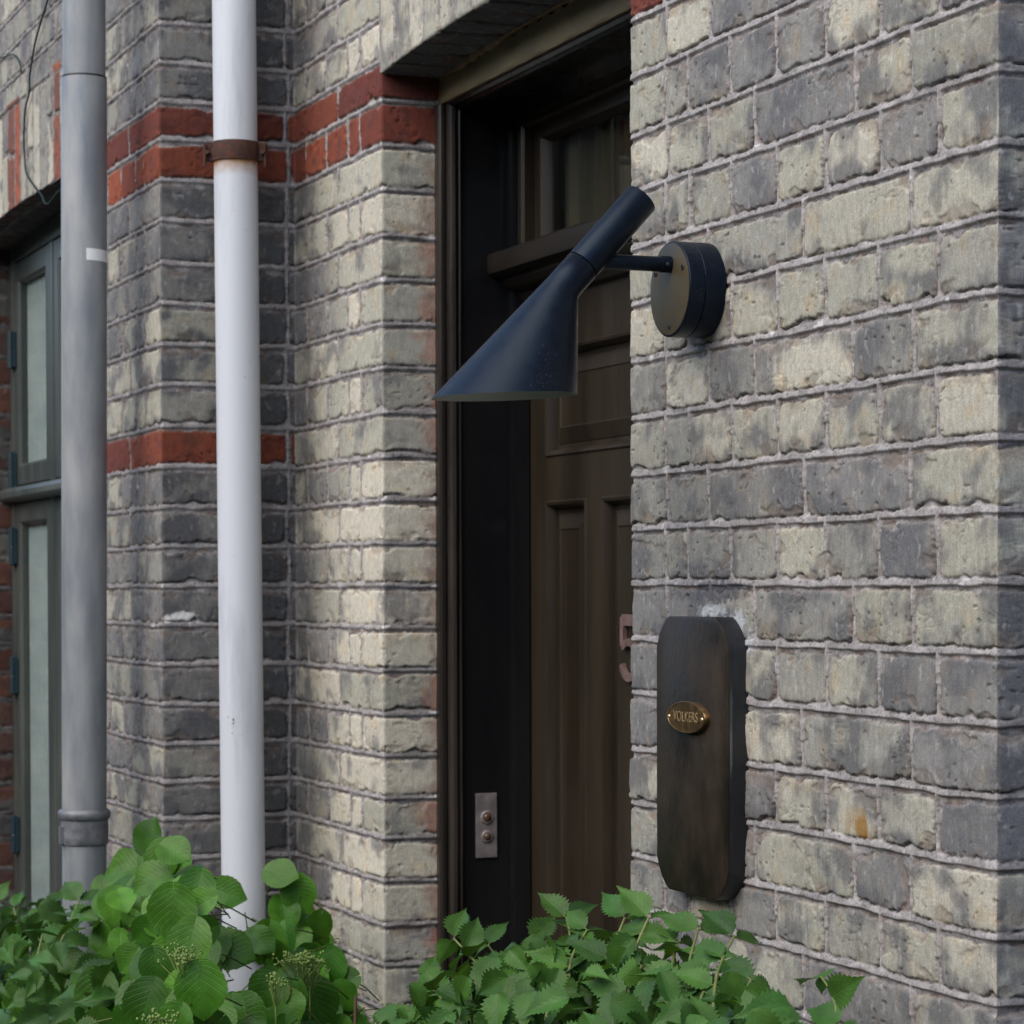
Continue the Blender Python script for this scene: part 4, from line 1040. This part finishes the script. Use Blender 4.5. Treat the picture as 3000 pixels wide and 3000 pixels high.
for px, py, k in ((535, 2800, 26), (880, 2815, 40), (905, 2830, 22), (805, 2885, 16), (470, 2990, 16)):
    fb = MB(); ctr = at(px, py, 1, hplane(px, py) - .095); low = ctr + V((.004, .0, -.042))
    for j in range(k):
        q = ctr + V((rng.gauss(0, .013), rng.gauss(0, .013), rng.gauss(0, .004)))
        q2 = q + V((rng.uniform(-.003, .003), rng.uniform(-.003, .003), .003))
        fb.tube([low.lerp(ctr, .35) + (q - ctr) * .25, q], .0006, 5)
        for _ in range(4):
            fb.ball(q2 + V((rng.gauss(0, .0032), rng.gauss(0, .0032), rng.gauss(0, .002))), rng.uniform(.0012, .0022), 6)
    fb.tube([low + V((0, 0, -.05)), low, low.lerp(ctr, .4)], .0014, 6)
    fb.build('flower_head', M_BUD, hy, smooth_angle=80)

# --- serrate-leaved shrubs
def serrate_shrub(root, stems, fill, plane, size, ca, cb_, seed, ymax=-.02, box=None):
    rg = random.Random(seed); lv = Leaves()
    def one(p, d, n, ln, dark=1.):
        lv.leaf(p, d, n, ln, ln * rg.uniform(.50, .64), SER, leafcol(rg, ca, cb_, dark), rg.uniform(.15, .65), rg.uniform(.1, .8), rg.uniform(0, .035), rg)
    for (tx, ty, bx, by, k, sz) in stems:
        y = plane(tx, ty); a = at(bx, by, 1, plane(bx, by)); b_ = at(tx, ty, 1, y)
        bend = V((rg.uniform(-.008, .008), rg.uniform(-.01, .01), .0)); mid = a.lerp(b_, .5) + bend
        pth = smooth_path([a, mid, b_], 6); MB().tube(pth, [lerp(.0021, .0012, i / (len(pth) - 1)) for i in range(len(pth))], 7).build('stem', M_STEM, root, smooth_angle=60)
        st_ = (b_ - a).normalized(); side = st_.cross(TOCAM).normalized()
        for j in range(k):
            f_ = 1 - j * .30; p = pth[max(0, min(len(pth) - 1, int(f_ * (len(pth) - 1))))]
            sp = side if j % 2 == 0 else (side * .55 + TOCAM * .8).normalized()
            for sg in (-1, 1):
                ln = sz * 1.12 * (rg.uniform(.7, 1.1) if j == 0 else rg.uniform(.85, 1.15))
                d = (sp * sg + st_ * (rg.uniform(.5, 1.1) if j == 0 else rg.uniform(.1, .5)) + V((0, 0, rg.uniform(-.35, .1)))).normalized()
                n = TOCAM * rg.uniform(.25, 1.) + V((rg.uniform(-.4, .4), rg.uniform(-.4, .4), rg.uniform(.4, 1.)))
                p1 = p + d * .005; lv.stalk([p, p1], .0009); one(p1, d, n, ln)
    cnt = 0
    for (x0, x1, top_, n_, dk, push) in fill:
        for _ in range(n_):
            px = rg.uniform(x0, x1); t0 = interp(top_, px); py = t0 + rg.random() * (3080 - t0)
            if py > 3090: continue
            y = min(ymax, plane(px, py) + push + rg.uniform(-.04, .05))
            p = at(px, py, 1, y)
            d = V((rg.uniform(-.8, .8), rg.uniform(-.8, .5), rg.uniform(-.75, .35)))
            n = TOCAM * rg.uniform(.1, 1.) + V((rg.uniform(-.6, .5), rg.uniform(-.7, .5), rg.uniform(.2, 1.1)))
            d.normalize(); one(p - d * size * .45, d, n, size * rg.uniform(.75, 1.2), dk)
    for _ in range(box[6] if box else 0):                       # lower part, down to the soil
        x0, x1, y0, y1, z0, z1, _n = box; p = V((rg.uniform(x0, x1), rg.uniform(y0, y1), rg.uniform(z0, z1)))
        one(p, V((rg.uniform(-.8, .8), rg.uniform(-.8, .5), rg.uniform(-.75, .35))).normalized(), V((rg.uniform(-.2, 1), -rg.uniform(.1, 1), rg.uniform(.2, 1.1))), size * rg.uniform(.75, 1.2))
    lv.build('foliage', M_SLEAF, root)
GA, GB = (.032, .105, .017), (.064, .155, .024)
sh = thing('serrate_shrub', 'green shrub with toothed leaves growing in front of the door and below the name board', 'shrub', (-.75, -.3, .05))
stop_ = [(1100, 2990), (1180, 2920), (1260, 2860), (1330, 2820), (1400, 2790), (1500, 2790), (1600, 2760), (1700, 2730), (1800, 2760), (1880, 2790), (1960, 2800), (2060, 2840), (2180, 2870), (2260, 2910), (2320, 2990)]
def splane(px, py): return lerp(-.30, -.16, min(1, max(0, (px - 1300) / 900))) - .10 * max(0, (py - 2750) / 300)
stems = [(1660, 2690, 1650, 2790, 2, .040), (1330, 2750, 1480, 2940, 3, .042), (1365, 2790, 1500, 2960, 3, .044), (1250, 2880, 1330, 2960, 2, .044), (1430, 2770, 1500, 2900, 2, .040), (1560, 2760, 1660, 2930, 3, .044),
         (1545, 2800, 1650, 2930, 2, .040), (1720, 2725, 1665, 2890, 3, .046), (1830, 2690, 1770, 2870, 3, .042), (1900, 2690, 1850, 2830, 2, .040), (1790, 2890, 1750, 2970, 2, .042), (2045, 2725, 2005, 2960, 3, .045), (1985, 2760, 1970, 2830, 2, .038),
         (2150, 2745, 2090, 2960, 3, .043), (2200, 2870, 2160, 3000, 3, .036), (1940, 2890, 1960, 2940, 2, .040), (2080, 2870, 2060, 2980, 2, .042), (1620, 2860, 1600, 2990, 3, .045), (1420, 2870, 1480, 2990, 3, .045), (1880, 2830, 1840, 2960, 3, .044), (2230, 2960, 2200, 3040, 2, .04)]
serrate_shrub(sh, stems, [(1120, 2330, [(a, b_ + 25) for a, b_ in stop_], 240, 1., 0.), (1200, 2250, [(a, b_ + 65) for a, b_ in stop_], 260, 1., .07)], splane, .043, GA, GB, 5, -.035, (-1.15, -.2, -.40, -.05, .08, .92, 800))
for x in (-.55, -.75, -.95, -1.1):
    MB().tube([V((x + .06, -.30, .04)), V((x + .02, -.28, .5)), V((x, -.26, .98))], [.005, .004, .002], 7).build('stem', M_WSTEM, sh, smooth_angle=60)

sp = thing('leafy_sprig', 'single arching sprig of toothed leaves against the right brick wall', 'sprig', (-.25, -.1, .6))
lv = Leaves(); sm = MB(); rg = random.Random(8)
pth = smooth_path([at(2462, 3120, 1, -.09), at(2452, 3000, 1, -.085), at(2445, 2935, 1, -.08), at(2425, 2890, 1, -.075), at(2405, 2862, 1, -.07)], 5)
sm.tube([V((-.22, -.12, .04)), V((-.23, -.11, .4))] + pth, .0012, 7)
e0 = at(2408, 2866, 1, -.07)
for p, d, n, ln in ((e0, at(2250, 2850, 1, -.06) - e0, V((.2, -.2, 1)), .062), (e0, V((-.1, .0, -1)), V((.7, -.6, .3)), .018),
                 (at(2440, 2920, 1, -.08), at(2535, 2850, 1, -.075) - at(2440, 2920, 1, -.08), V((.85, -.5, .35)), .052), (at(2455, 2990, 1, -.085), at(2360, 2945, 1, -.10) - at(2455, 2990, 1, -.085), V((.6, -.5, .7)), .046),
                 (at(2455, 3010, 1, -.085), at(2520, 3060, 1, -.09) - at(2455, 3010, 1, -.085), V((.6, -.5, .7)), .045)):
    lv.leaf(p, d, n, ln, ln * .66, SER, leafcol(rg, GA, GB), .25, .35, .01, rg)
lv.build('foliage', M_SLEAF, sp); sm.build('stem', M_STEM, sp, smooth_angle=60)

s2 = thing('dark_leafy_shrub', 'dark leafy shrub growing under the window left of the zinc downpipe', 'shrub', (-2.9, -.5, .05))
t2 = [(-80, 2660), (0, 2650), (100, 2640), (200, 2625), (300, 2640), (360, 2700)]
p2_ = lambda px, py: -.42 - .1 * max(0, (py - 2650) / 300)
serrate_shrub(s2, [(40, 2660, 60, 2800, 3, .055), (140, 2650, 110, 2800, 3, .055), (230, 2640, 160, 2800, 3, .055), (-20, 2640, 0, 2800, 2, .05), (90, 2700, 90, 2800, 2, .055)],
                   [(-70, 310, t2, 90, 1., 0.), (-70, 300, [(a, b_ + 30) for a, b_ in t2], 90, 1., .07)], p2_, .055, (.032, .100, .018), (.058, .145, .026), 21, -.30, (-3.3, -2.6, -.62, -.30, .08, .85, 220))
MB().tube([V((-2.9, -.45, .04)), V((-2.85, -.45, .95))], .004, 7).build('stem', M_WSTEM, s2, smooth_angle=60)
